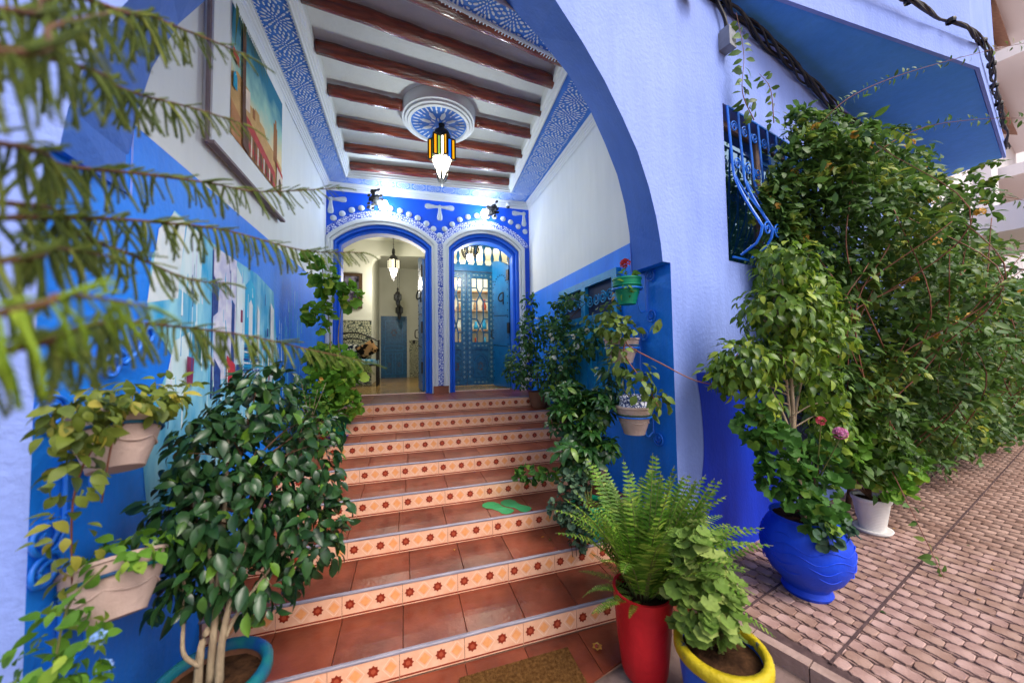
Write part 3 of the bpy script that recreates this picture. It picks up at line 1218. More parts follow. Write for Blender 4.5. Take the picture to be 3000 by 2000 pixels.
full_riser = riser_mesh(PITCH, 0.0)
for k in range(NST):
    y0, z0 = Y1 + GO * k, RISE * k
    shift = (0.0, 0.012, -0.01, 0.006, -0.014, 0.009, -0.004, 0.012)[k]
    for i in range(-4, 7):
        x0 = X0 + shift + PITCH * i
        x1 = x0 + PITCH
        if x1 < XL_ + 0.02 or x0 > XR_ - 0.02:
            continue
        if x0 < XL_ or x1 > XR_:
            c0, c1 = max(x0, XL_), min(x1, XR_)
            me = riser_mesh(c1 - c0, c0 - x0)
            x0 = c0
        else:
            me = full_riser
        o = bpy.data.objects.new('riser_tile', me)
        link(o, st_, loc=(x0, y0 + 0.012 + rnd.uniform(-0.0008, 0.0008), z0))
    # treads
    zt = RISE * (k + 1)
    dep_ = GO - 0.028 if k < NST - 1 else 0.33
    rows = 1 if k < NST - 1 else 3
    sh = rnd.uniform(-0.06, 0.06)
    for r_ in range(rows):
        ya = y0 + 0.016 + r_ * (dep_ + 0.003)
        yb = min(ya + dep_, y0 + 0.016 + 1.0) + (0.022 if rows == 1 else 0)
        for i in range(-4, 8):
            x0 = X0 + sh + PITCH * i
            x1 = x0 + PITCH - 0.0035
            x0, x1 = max(x0, XL_), min(x1, XR_)
            if x1 - x0 < 0.02:
                continue
            q = MB()
            q.bbox(x0, x1, ya, yb, zt - 0.014, zt + rnd.uniform(-0.0006, 0.0006), 0.0015)
            q.build('tread_tile', rnd.choice(('terracotta_tile', 'terracotta_tile_b')), st_)
    # nosing strip
    q = MB()
    pr = [(y0 + 0.001, zt - 0.0125), (y0 - 0.001, zt - 0.009), (y0 - 0.0005, zt - 0.003), (y0 + 0.003, zt + 0.0012), (y0 + 0.0145, zt + 0.0012), (y0 + 0.0145, zt - 0.013), (y0 + 0.011, zt - 0.0135)]
    q.extrude([(XL_, a, c) for a, c in pr], (XR_ - XL_, 0, 0))
    q.build('nosing', 'nosing_grey', st_)

# ------------------------------------------------------------------ doors of the porch and the lobby behind
def leaf_door(x0, y0, x1, y1, zt_a, zt_b, name='door'):
    """studded plank door leaf from hinge (x0,y0) to free edge (x1,y1); top rises from zt_a to zt_b"""
    p, q = Vector((x0, y0, 0)), Vector((x1, y1, 0))
    d = (q - p).normalized()
    nn = Vector((-d.y, d.x, 0))
    if nn.dot(Vector((-1, -1, 0))) < 0:
        nn = -nn
    L = (q - p).length
    m_ = MB()
    kk = 6
    top = [zt_a + (zt_b - zt_a) * math.sin(i / kk * math.pi / 2) for i in range(kk + 1)]
    pts = [p + Vector((0, 0, LAND + 0.015)), q + Vector((0, 0, LAND + 0.015))] + [p + d * (L * i / kk) + Vector((0, 0, top[i])) for i in range(kk, -1, -1)]
    m_.extrude([v - nn * 0.025 for v in pts], nn * 0.05)
    o = m_.build(name, 'door_blue', house)
    st2 = MB()
    for zz in np.arange(LAND + 0.15, zt_a - 0.05, 0.11):
        for t in (0.07, 0.93):
            c = p + d * (L * t) + nn * 0.027 + Vector((0, 0, float(zz)))
            st2.obox(c, d * 0.008, nn * 0.006, (0, 0, 0.008))
    for k in range(9):
        a = math.pi * k / 8
        c = p + d * (L * (0.5 + 0.33 * math.cos(a))) + nn * 0.027 + Vector((0, 0, zt_a - 0.22 + 0.12 * math.sin(a)))
        st2.obox(c, d * 0.009, nn * 0.006, (0, 0, 0.009))
    for zz in (1.75, 2.25):
        for k in range(10):
            t = 0.12 + 0.76 * k / 9
            c = p + d * (L * t) + nn * 0.027 + Vector((0, 0, zz + 0.05 * t))
            st2.obox(c, d * 0.014, nn * 0.004, (0, 0, 0.006))
    st2.build('stud', 'black_iron', o, kind='stuff')
    for zz in (1.45, 2.05, 2.9):
        h = MB()
        h.obox(p + d * 0.02 + nn * 0.03 + Vector((0, 0, zz)), d * 0.03, nn * 0.012, (0, 0, 0.085))
        h.build('hinge', 'black_iron', o)
    h = MB()
    c = p + d * (L * 0.3) + nn * 0.035 + Vector((0, 0, 2.55))
    h.tube(bez([c + Vector((0, 0, 0.09)), c + d * 0.05 + nn * 0.03 + Vector((0, 0, 0.07)), c + d * 0.07 + nn * 0.05, c + d * 0.03 + nn * 0.04 + Vector((0, 0, -0.05)), c + d * 0.0 + Vector((0, 0, -0.03))], 4), 0.012, 6)
    h.tube([c + Vector((0, 0, 0.1)), c + Vector((0, 0, -0.1))], 0.009, 6)
    h.build('knocker', 'black_iron', o)
    h = MB()
    c = q - d * 0.06 + nn * 0.04 + Vector((0, 0, 1.98))
    h.tube(bez([c + Vector((0, 0, 0.07)), c + nn * 0.04 + Vector((0, 0, 0.05)), c + nn * 0.04 + Vector((0, 0, -0.05)), c + Vector((0, 0, -0.07))], 4), 0.009, 6)
    h.build('handle', 'black_iron', o)
    return o


leaf_door(0.262, 5.34, 0.225, 5.90, 3.08, 3.22)
leaf_door(1.60, 5.30, 1.47, 5.86, 3.05, 3.24)
# back of the reveal, jamb linings
b = MB()
for x0, x1 in ((-1.6, -0.845), (0.275, 0.69), (1.585, 2.5)):
    b.quad((x0, 5.34, 1.0), (x1, 5.34, 1.0), (x1, 5.34, 4.1), (x0, 5.34, 4.1))
b.quad((-1.6, 5.34, 3.36), (2.5, 5.34, 3.36), (2.5, 5.34, 4.1), (-1.6, 5.34, 4.1))
b.build('lobby_front_wall', 'cream_wall', house)

lobby = MB()
lobby.quad((-1.6, 5.30, LAND), (2.6, 5.30, LAND), (2.6, 9.7, LAND), (-1.6, 9.7, LAND))
lobby.build('lobby_floor', 'lobby_floor', house)
b = MB()
b.quad((-1.6, 5.3, 3.92), (-1.6, 9.7, 3.92), (2.6, 9.7, 3.92), (2.6, 5.3, 3.92))
b.build('lobby_ceiling', 'cream_wall', house)
b = MB()
b.quad((-1.6, 5.3, LAND), (-1.6, 9.7, LAND), (-1.6, 9.7, 3.95), (-1.6, 5.3, 3.95))
b.build('lobby_side_wall', 'cream_wall', house)
b = MB()
b.box(-1.6, -0.64, 7.27, 9.6, LAND - 0.05, 3.95)
b.build('lobby_pier', 'cream_wall', house)
b = MB()
b.quad((-0.7, 9.45, LAND), (0.6, 9.45, LAND), (0.6, 9.45, 3.95), (-0.7, 9.45, 3.95))
b.build('corridor_end_wall', 'cream_wall', house)
b = MB()
b.box(0.40, 0.56, 5.36, 9.6, LAND - 0.05, 3.95)
b.build('lobby_partition', 'cream_wall', house)
# tiled dado panels in the lobby, tile by tile in bands
b = MB()
b.box(-1.59, -0.636, 7.262, 7.275, LAND, 2.33)
b.build('tile_dado', 'zellige', house)
b = MB()
b.box(-1.59, -0.634, 7.25, 7.27, 2.33, 2.36)
b.build('dado_rail', 'cream_wall', house)
b = MB()
b.box(0.08, 0.40, 9.435, 9.452, LAND, 2.05)
b.build('tile_dado', 'zellige', house)
# arch between lobby and corridor
b = MB()
A = [(-0.64 + 0.16 * (1 - math.cos(math.pi / 2 * i / 8)), 3.35 + 0.27 * math.sin(math.pi / 2 * i / 8)) for i in range(9)]
for (x0, z0), (x1, z1) in zip(A[:-1], A[1:]):
    b.quad((x0, 7.268, z0), (x1, 7.268, z1), (x1, 7.268, 3.92), (x0, 7.268, 3.92))
    b.quad((x0, 7.268, z0), (x0, 7.5, z0), (x1, 7.5, z1), (x1, 7.268, z1))
b.quad((-0.48, 7.268, 3.62), (0.4, 7.268, 3.66), (0.4, 7.268, 3.92), (-0.48, 7.268, 3.92))
b.build('corridor_arch', 'cream_wall', house)
# corridor door
b = MB()
b.box(-0.66, 0.09, 9.40, 9.452, LAND, 2.73)
f = b.build('door_frame', 'cream_wall', house)
b = MB()
b.box(-0.60, 0.03, 9.375, 9.41, LAND, 2.66)
cd = b.build('corridor_door', 'painted_door', house)
for (x0, x1, z0, z1) in ((-0.50, -0.07, 1.98, 2.55), (-0.50, -0.31, 1.18, 1.72), (-0.26, -0.07, 1.18, 1.72), (-0.52, -0.05, 1.78, 1.9)):
    b = MB()
    t = 0.018
    b.box(x0, x1, 9.362, 9.376, z0, z0 + t)
    b.box(x0, x1, 9.362, 9.376, z1 - t, z1)
    b.box(x0, x0 + t, 9.363, 9.376, z0 + t, z1 - t)
    b.box(x1 - t, x1, 9.363, 9.376, z0 + t, z1 - t)
    b.build('panel_moulding', 'door_blue', cd)
b = MB()
for cx, cz, s_ in ((-0.285, 2.24, 1.0), (-0.40, 1.42, 0.6), (-0.165, 1.42, 0.6)):
    for k in range(6):
        a = k / 6 * 2 * math.pi
        b.obox((cx + 0.05 * s_ * math.cos(a), 9.372, cz + 0.07 * s_ * math.sin(a)), (0.02 * s_, 0, 0), (0, 0.004, 0), (0, 0, 0.025 * s_))
b.build('flower_motif', 'door_motif', cd, kind='stuff')

# inner glazed double door with latticed panes and a baluster transom
dd = MB()
YD = 6.12
dd.box(0.58, 0.66, YD - 0.03, YD + 0.04, LAND, 3.75)
dd.box(1.98, 2.06, YD - 0.03, YD + 0.04, LAND, 3.75)
dd.box(0.66, 1.98, YD - 0.04, YD + 0.04, 3.12, 3.24)
dd.box(0.66, 1.98, YD - 0.04, YD + 0.04, 3.58, 3.75)
gd = dd.build('inner_door_frame', 'door_blue', house)
for k in range(9):
    x = 0.74 + k * 0.155
    q = MB()
    q.lathe([(0.034, 0), (0.034, 0.03), (0.016, 0.06), (0.034, 0.13), (0.030, 0.17), (0.014, 0.25), (0.02, 0.3), (0.034, 0.31), (0.034, 0.345)], 10, (x, YD, 3.238))
    q.build('baluster', 'door_blue', gd, 'all')


def lattice_leaf(x0, x1):
    w = x1 - x0
    q = MB()
    y0, y1_ = YD - 0.022, YD + 0.022
    sw = 0.095
    q.box(x0, x0 + sw, y0, y1_, LAND + 0.01, 3.11)
    q.box(x1 - sw, x1, y0, y1_, LAND + 0.01, 3.11)
    q.box(x0 + sw, x1 - sw, y0, y1_, LAND + 0.01, LAND + 0.12)
    q.box(x0 + sw, x1 - sw, y0, y1_, 1.73, 1.86)
    q.box(x0 + sw, x1 - sw, y0, y1_, 3.0, 3.11)
    o = q.build('glazed_door', 'painted_door', house)
    g = MB()
    g.quad((x0 + sw, YD + 0.006, 1.86), (x1 - sw, YD + 0.006, 1.86), (x1 - sw, YD + 0.006, 3.0), (x0 + sw, YD + 0.006, 3.0))
    g.build('pane', 'clear_glass', o)
    xa, xb, za, zb = x0 + sw, x1 - sw, 1.86, 3.0
    W_, H_ = xb - xa, zb - za
    xs = [xa + W_ * t for t in (0.3, 0.7)]
    segs = []
    for x in xs:
        segs += [((x, zb), (x, zb - 0.15 * H_)), ((x, za), (x, za + 0.15 * H_)), ((x, za + 0.36 * H_), (x, zb - 0.36 * H_))]
    for zc in (za + 0.255 * H_, zb - 0.255 * H_):
        dz = 0.105 * H_
        segs += [((xs[0], zc - dz), (xs[1], zc + dz)), ((xs[0], zc + dz), (xs[1], zc - dz))]
        for sg in (-1, 1):
            segs += [((xa, zc + sg * dz), (xs[0], zc + sg * dz)), ((xs[1], zc + sg * dz), (xb, zc + sg * dz))]
    for k_, (p, q2) in enumerate(segs):
        g = MB()
        p, q2 = Vector((p[0], YD, p[1])), Vector((q2[0], YD, q2[1]))
        d = (q2 - p)
        L = d.length
        d.normalize()
        g.obox((p + q2) / 2, d * (L / 2), (0, 0.012 + 0.0004 * (k_ % 5), 0), Vector((-d.z, 0, d.x)) * 0.011)
        g.build('lattice_bar', 'painted_door', o)
    pn = MB()
    pn.box(xa, xb, YD - 0.008, YD + 0.008, LAND + 0.12, 1.73)
    pn.build('lower_panel', 'painted_door', o)
    # painted keyhole arch and border marks
    kx, kz = (xa + xb) / 2, 1.45
    kh = MB()
    arc = [(kx - 0.11, 1.24)] + [(kx - 0.12 * math.cos(t), kz + 0.15 * math.sin(t) + 0.03 * math.sin(t) ** 8) for t in np.linspace(-0.35, math.pi + 0.35, 15)] + [(kx + 0.11, 1.24)]
    pts = [Vector((x, YD - 0.011, z)) for x, z in arc]
    kh.tube(pts + [pts[0]], 0.006, 4)
    kh.build('keyhole_arch', 'door_blue', o)
    fm = MB()
    for k in range(7):
        a = k / 7 * 2 * math.pi
        fm.obox((kx + 0.035 * math.cos(a), YD - 0.0095, kz - 0.02 + 0.06 * math.sin(a)), (0.016, 0, 0), (0, 0.001, 0), (0, 0, 0.018))
    fm.build('flower_motif', 'door_motif', o, kind='stuff')
    bm_ = MB()
    for zz in np.arange(LAND + 0.16, 3.05, 0.085):
        for xx in (x0 + sw / 2, x1 - sw / 2):
            bm_.poly([(xx - 0.022, y0 - 0.001, zz), (xx, y0 - 0.001, zz - 0.03), (xx + 0.022, y0 - 0.001, zz), (xx, y0 - 0.001, zz + 0.03)])
    for xx in np.arange(xa + 0.04, xb, 0.07):
        for zz in (LAND + 0.06, 1.795, 3.055):
            bm_.poly([(xx - 0.026, y0 - 0.001, zz), (xx, y0 - 0.001, zz - 0.02), (xx + 0.026, y0 - 0.001, zz), (xx, y0 - 0.001, zz + 0.02)])
    bm_.build('painted_border', 'door_pattern', o, kind='stuff')
    return o


m = mat('clear_glass', '#ffffff', None, rough=0.02)
nt = m.node_tree
gl, tp, mx = nt.nodes.new('ShaderNodeBsdfGlossy'), nt.nodes.new('ShaderNodeBsdfTransparent'), nt.nodes.new('ShaderNodeMixShader')
gl.inputs['Roughness'].default_value = 0.03
mx.inputs[0].default_value = 0.10
nt.links.new(tp.outputs[0], mx.inputs[1])
nt.links.new(gl.outputs[0], mx.inputs[2])
nt.links.new(mx.outputs[0], nt.nodes['Material Output'].inputs[0])
m = mat('window_glass', '#ffffff', None, rough=0.02)
nt = m.node_tree
gl, tp, mx = nt.nodes.new('ShaderNodeBsdfGlossy'), nt.nodes.new('ShaderNodeBsdfTransparent'), nt.nodes.new('ShaderNodeMixShader')
gl.inputs['Roughness'].default_value = 0.015
gl.inputs['Color'].default_value = (0.75, 0.95, 0.98, 1)
tp.inputs['Color'].default_value = (0.45, 0.75, 0.8, 1)
mx.inputs[0].default_value = 0.45
nt.links.new(tp.outputs[0], mx.inputs[1])
nt.links.new(gl.outputs[0], mx.inputs[2])
nt.links.new(mx.outputs[0], nt.nodes['Material Output'].inputs[0])

lattice_leaf(0.665, 1.03)
lattice_leaf(1.035, 1.52)
lattice_leaf(1.525, 1.975)
# room behind the glazed doors
b = MB()
b.quad((0.56, 8.2, LAND), (2.6, 8.2, LAND), (2.6, 8.2, 3.95), (0.56, 8.2, 3.95))
b.build('parlour_wall', 'cream_wall', house)
b = MB()
b.quad((2.6, 5.3, LAND), (2.6, 9.7, LAND), (2.6, 9.7, 3.95), (2.6, 5.3, 3.95))
b.build('parlour_side_wall', 'cream_wall', house)
mat('shelf_red', '#8e3a24', None, rough=0.6)
mat('shelf_orange', '#9c7c5c', None, rough=0.6)
shelf = thing('curio_shelf', (1.3, 8.1, LAND), 'wooden shelf of red and orange souvenirs behind the latticed glass doors', 'shelf')
b = MB()
for zz in (1.75, 2.2, 2.65, 3.1):
    b.box(0.9, 2.2, 7.95, 8.18, zz, zz + 0.03)
for xx in (0.9, 1.54, 2.17):
    b.box(xx, xx + 0.03, 7.96, 8.17, LAND, 1.75)
b.build('rack', 'shelf_orange', shelf)
for k in range(18):
    x, zz = 0.98 + (k % 6) * 0.2, (1.78, 2.23, 2.68)[k // 6]
    h = rnd.uniform(0.14, 0.3)
    b = MB()
    b.lathe([(0.0, 0), (0.05, 0.0), (0.06, h * 0.4), (0.03, h * 0.7), (0.04, h), (0.0, h)], 8, (x, 8.05, zz + 0.0))
    b.build('souvenir', rnd.choice(('shelf_red', 'teal_wood', 'shelf_orange', 'relief_white')), shelf, 'all')

# iron bench with cushions
bench = thing('iron_bench', (-0.95, 7.0, LAND), 'black wrought iron bench with a pale blue seat cushion inside the lobby', 'bench')
b = MB()
for xx in (-1.45, -0.50):
    for yy in (6.80, 7.18):
        q = MB()
        q.tube([(xx, yy, LAND), (xx, yy, LAND + (0.62 if yy < 7 else 0.86))], 0.022, 6)
        q.build('leg', 'black_iron', bench)
b.box(-1.47, -0.48, 6.79, 7.19, 1.46, 1.485)
b.build('seat_frame', 'black_iron', bench)
b = MB()
pts = [Vector((-1.45 + 0.95 * t, 7.18, 1.92 + 0.17 * math.sin(math.pi * t))) for t in np.linspace(0, 1, 13)]
b.tube(pts, 0.016, 6)
b.tube([p + Vector((0, 0, -0.11)) for p in pts], 0.012, 6)
b.tube([(-1.45, 7.18, 1.72), (-0.50, 7.18, 1.72)], 0.012, 6)
for k in range(9):
    c = (-1.38 + k * 0.10, 7.18, 1.80)
    b.tube(spiral(c, (1, 0, 0), (0, 0, 1), 0.012, 0.05, 1.4, 14, k), 0.007, 5)
b.build('backrest', 'black_iron', bench)
mat('cushion_blue', '#3d86b0', '#a8cbd8', 3, 0.9, 0.3, 120, 0.1, stretch=(9, 0.5, 0.5))
mat('cushion_print', '#13243a', '#d8d8cf', 16, 0.9, 0.2, 90, 0.1, lo=0.48, hi=0.52)
mat('cushion_stripe', '#1a1714', '#b98f62', 9, 0.9, 0.2, 90, 0.1, lo=0.48, hi=0.52)
b = MB()
b.bbox(-1.46, -0.49, 6.78, 7.16, 1.487, 1.585, 0.03)
b.build('seat_cushion', 'cushion_blue', bench)


def cushion(c, w, h, t, ang, m_, label, tilt=0.25):
    q = MB()
    n_ = 8
    for s_ in (-1, 1):
        o_ = len(q.v)
        for i in range(n_ + 1):
            for j in range(n_ + 1):
                a, d_ = i / n_ * 2 - 1, j / n_ * 2 - 1
                th = t * ((1 - a * a) * (1 - d_ * d_)) ** 0.35 * s_
                k_ = 1 - 0.06 * (1 - abs(a * d_))
                q.v.append((a * w / 2 * k_, th, d_ * h / 2 * k_))
        for i in range(n_):
            for j in range(n_):
                q.f.append((o_ + i * (n_ + 1) + j, o_ + (i + 1) * (n_ + 1) + j, o_ + (i + 1) * (n_ + 1) + j + 1, o_ + i * (n_ + 1) + j + 1))
                q.m.append(0)
    o = q.build('cushion', m_, None, 'all', label=label, cat='cushion', loc=c)
    o.rotation_euler = (tilt, ang, 0)


cushion((-1.02, 7.02, 1.735), 0.34, 0.28, 0.055, 0.05, 'cushion_print', 'dark blue and white patterned cushion leaning on the iron bench back')
cushion((-0.68, 6.98, 1.76), 0.34, 0.26, 0.055, -0.55, 'cushion_stripe', 'tilted brown and black striped cushion at the bench armrest')

mat('picture_wood', '#3c2a1c', '#52402e', 20, 0.5)
mat('picture_art', '#2c2438', '#8d8aa6', 9, 0.4, lo=0.42, hi=0.6)
pf = thing('framed_picture', (-1.05, 7.25, 2.9), 'brown framed purple landscape picture on the lobby wall above the bench', 'picture')
b = MB()
x0, x1, z0, z1, t = -1.36, -0.80, 2.56, 3.24, 0.06
for q in ((x0, x1, z0, z0 + t), (x0, x1, z1 - t, z1), (x0, x0 + t, z0 + t, z1 - t), (x1 - t, x1, z0 + t, z1 - t)):
    b.box(q[0], q[1], 7.225, 7.262, q[2], q[3])
b.build('picture_frame', 'picture_wood', pf)
b = MB()
b.quad((x0 + t, 7.25, z0 + t), (x1 - t, 7.25, z0 + t), (x1 - t, 7.25, z1 - t), (x0 + t, 7.25, z1 - t))
b.build('picture_print', 'picture_art', pf)
sw_ = MB()
sw_.box(0.17, 0.24, 9.42, 9.434, 1.95, 2.05)
sw_.build('light_switch', 'black_iron', house)

# ------------------------------------------------------------------ lamps
def point(name, loc, e, col, size, parent=None):
    d = bpy.data.lights.new(name, 'POINT')
    d.energy, d.color, d.shadow_soft_size = e, col, size
    o = bpy.data.objects.new(name, d)
    link(o, parent, loc=loc)
    return o


glow('pane_white', '#fff2d8', 4.5)
glow('pane_yellow', '#e89a08', 0.75)
glow('pane_green', '#7ea84a', 0.7)
glow('pane_blue', '#0f5fe0', 0.9)
glow('bulb_white', '#eef4ff', 30)
glow('bulb_warm', '#ffe9c0', 22)
glow('pane_dim', '#d8d0b0', 1.2)


def moroccan_lantern(name, c, s, lit, label, cat='lantern', chain_top=None, star=True):
    """hexagonal pierced lantern; c = centre of the glass body"""
    t = thing(name, c, label, cat)
    c = Vector(c)
    q = MB()
    if chain_top:
        zz = c.z + 0.36 * s
        k = 0
        while zz < chain_top:
            pts = [Vector((c.x + (0.011 * s * math.cos(a) if k % 2 else 0), c.y + (0 if k % 2 else 0.011 * s * math.cos(a)), zz + 0.02 * s + 0.02 * s * math.sin(a))) for a in np.linspace(0, 2 * math.pi, 9)]
            q.tube(pts, 0.004 * s, 4, cap=False)
            zz += 0.032 * s
            k += 1
        q.lathe([(0.0, -0.02), (0.03, -0.01), (0.03, 0.0)], 10, (c.x, c.y, chain_top))
        q.build('chain', 'black_iron', t)
    q = MB()
    q.lathe([(0.012 * s, 0.38 * s), (0.03 * s, 0.36 * s), (0.035 * s, 0.30 * s), (0.03 * s, 0.25 * s), (0.028 * s, 0.235 * s), (0.075 * s, 0.20 * s), (0.095 * s, 0.15 * s), (0.10 * s, 0.12 * s)], 12, c)
    q.build('dome', 'black_iron', t, 'all')
    cols = {'pane_white': 'pane_white', 'pane_blue': 'pane_dim', 'pane_yellow': 'pane_dim', 'pane_green': 'pane_dim'} if name == 'lobby_lantern' else {}
    N = 6
    bars, tipm = MB(), MB()
    zt, zb = 0.12 * s, -0.09 * s
    for k in range(N):
        a0 = 2 * math.pi * k / N + 0.3
        a1 = a0 + 2 * math.pi / N
        rin, rout = 0.075 * s, 0.135 * s
        am = (a0 + a1) / 2
        P = lambda a, r_, z_: Vector((c.x + r_ * math.cos(a), c.y + r_ * math.sin(a), c.z + z_))
        rows = ((a0, rin, am, rout, ('pane_white', 'pane_blue')[k % 2], 'pane_yellow'), (am, rout, a1, rin, 'pane_yellow', 'pane_green'))
        for ra, r0, rb, r1, ca, cb in rows:
            w0, w1 = P(ra, r0, 0), P(rb, r1, 0)
            for (ta, tb, mm) in ((0.04, 0.48, ca), (0.54, 0.96, cb)):
                pa, pb = w0.lerp(w1, ta), w0.lerp(w1, tb)
                g = MB()
                hz = Vector((0, 0, zt - 0.006)), Vector((0, 0, zb + 0.006))
                g.extrude([pa + hz[1], pb + hz[1], pb + hz[0], pa + hz[0]], (c - (pa + pb) / 2).normalized() * 0.003)
                g.build('pane', cols.get(mm, mm) if lit else 'window_dark', t)
            for tt in (0.0, 0.51, 1.0):
                pp = w0.lerp(w1, tt)
                bars.tube([pp + Vector((0, 0, zb)), pp + Vector((0, 0, zt))], 0.010 * s, 4)
            for zz in (zt, zb):
                bars.tube([w0 + Vector((0, 0, zz)), w1 + Vector((0, 0, zz))], 0.010 * s, 4)
        # lower taper
        g = MB()
        for aa, bb_ in ((a0, am), (am, a1)):
            g.quad(P(aa, 0.098 * s, zb), P(bb_, 0.098 * s, zb), P(bb_, 0.062 * s, zb - 0.10 * s), P(aa, 0.062 * s, zb - 0.10 * s))
        g.build('pane', 'pane_white' if lit else 'window_dark', t)
        tipm.tube([P(a0, 0.10 * s, zb), P(a0, 0.064 * s, zb - 0.10 * s), P(a0, 0.062 * s, zb - 0.15 * s), P(a0, 0.035 * s, zb - 0.21 * s), P(a0, 0.0, zb - 0.25 * s)], [0.004 * s, 0.004 * s, 0.009 * s, 0.014 * s, 0.01 * s], 4)
    tipm.lathe([(0.036 * s, -0.21 * s), (0.02 * s, -0.25 * s), (0.0, -0.29 * s)], 8, c + Vector((0, 0, zb)))
    g = MB()
    g.lathe([(0.06 * s, -0.10 * s), (0.057 * s, -0.15 * s), (0.03 * s, -0.205 * s)], 12, c + Vector((0, 0, zb)))
    g.build('inner_glass', 'pane_white' if lit else 'window_dark', t, 'all')
    bars.build('frame', 'black_iron', t)
    tipm.build('finial', 'black_iron', t)
    return t


lan = moroccan_lantern('hanging_lantern', (0.36, 3.55, 3.72), 1.0, True, 'lit star shaped lantern of coloured glass hanging from the porch ceiling rose', chain_top=3.995)
point('lantern_light', (0.36, 3.55, 3.33), 15, (0.93, 1.0, 0.97), 0.06, lan)
l2 = moroccan_lantern('lobby_lantern', (-0.22, 7.0, 3.38), 0.85, True, 'lit glass lantern hanging near the lobby arch', chain_top=3.91)
point('lobby_lantern_light', (-0.22, 6.9, 3.0), 22, (1.0, 0.93, 0.78), 0.08, l2)
moroccan_lantern('corridor_lantern', (-0.17, 8.2, 2.95), 0.6, False, 'dark unlit lantern hanging higher in the corridor', chain_top=3.91)
moroccan_lantern('corridor_lantern', (-0.145, 8.7, 2.72), 0.62, False, 'dark unlit lantern hanging lower, nearer the corridor door', chain_top=3.91)
# round pierced lamp seen through the other doorway
t = thing('dome_lamp', (1.0, 5.55, 3.25), 'pierced dark metal bowl lamp glowing in the doorway with the latticed door', 'lamp')
b = MB()
c = Vector((1.0, 5.55, 3.30))
for k in range(7):
    zz = 0.09 - k * 0.03
    rr = 0.145 * math.cos(min(1.2, max(-0.4, (0.06 - zz) / 0.17)))
    b.tube([c + Vector((rr * math.cos(a), rr * math.sin(a), zz)) for a in np.linspace(0, 2 * math.pi, 19)], 0.006, 4, cap=False)
for k in range(16):
    a = k / 16 * 2 * math.pi
    b.tube([c + Vector((0.145 * math.cos(max(-0.4, (0.06 - zz) / 0.17)) * math.cos(a + zz), 0.145 * math.cos(max(-0.4, (0.06 - zz) / 0.17)) * math.sin(a + zz), zz)) for zz in np.linspace(0.1, -0.09, 7)], 0.007, 4)
b.tube([c + Vector((0, 0, 0.1)), Vector((1.0, 5.55, 3.91))], 0.006, 5)
b.tube([c + Vector((-0.14, 0, 0.1)), c + Vector((0, 0, 0.25)), c + Vector((0.14, 0, 0.1))], 0.004, 4)
b.build('pierced_bowl', 'black_iron', t)
b = MB()
b.lathe([(0.0, -0.16), (0.04, -0.14), (0.055, -0.09), (0.04, -0.04), (0.0, -0.02)], 12, c)
b.build('bulb', 'bulb_warm', t, 'all')
point('dome_lamp_light', (1.0, 5.5, 3.05), 12, (1.0, 0.9, 0.72), 0.06, t)
t2 = thing('parlour_lamp', (1.5, 7.2, 3.7), 'warm lit globe lamp hanging in the room behind the latticed doors', 'lamp')
b = MB()
b.lathe([(0.0, -0.08), (0.06, -0.05), (0.08, 0.0), (0.06, 0.05), (0.0, 0.08)], 12, (1.5, 7.2, 3.7))
b.build('globe', 'bulb_warm', t2, 'all')
b = MB()
b.tube([(1.5, 7.2, 3.78), (1.5, 7.2, 3.915)], 0.01, 6)
b.build('stem', 'black_iron', t2)
point('parlour_light', (1.5, 7.1, 3.55), 45, (1.0, 0.88, 0.66), 0.08, t2)


def sconce(x, z, label):
    p = bk(x, z, 0)
    t = thing('wall_sconce', p, label, 'wall lamp')
    q = MB()
    q.obox(bk(x, z + 0.02, 0.012), (0.035, 0, 0), (0, 0.012, 0), (0, 0, 0.06))
    q.tube(bez([bk(x, z + 0.03, 0.02), bk(x, z + 0.06, 0.07), bk(x, z + 0.02, 0.10)], 4), 0.008, 5)
    q.build('bracket', 'black_iron', t)
    # black leafy grape shade to one side
    g = MB()
    rr = random.Random(int(x * 100))
    sg = -1 if x < 0.5 else 1
    for k in range(60):
        u, v, w = rr.gauss(0, 0.036), rr.gauss(0, 0.046), rr.gauss(0, 0.016)
        cc = bk(x + sg * 0.062 + u, z + 0.03 + v, 0.20 + w)
        g.obox(cc, (0.018, 0.004, 0.005), (-0.003, 0.008, 0.0), (0.004, 0, 0.018))
    g.tube(bez([bk(x, z - 0.03, 0.12), bk(x + 0.04, z - 0.06, 0.13), bk(x + 0.06, z - 0.05, 0.12), bk(x + 0.075, z - 0.075, 0.12)], 4), 0.005, 5)
    g.build('grape_shade', 'black_iron', t, kind='stuff')
    q = MB()
    q.lathe([(0.0, -0.075), (0.045, -0.055), (0.068, 0.0), (0.045, 0.055), (0.0, 0.075)], 14, bk(x - sg * -0.0 - sg * 0.035, z - 0.005, 0.11))
    q.build('bulb', 'bulb_white', t, 'all')
    point('sconce_light', bk(x - sg * 0.01, z - 0.01, 0.22), 9, (0.80, 0.92, 1.0), 0.045, t)


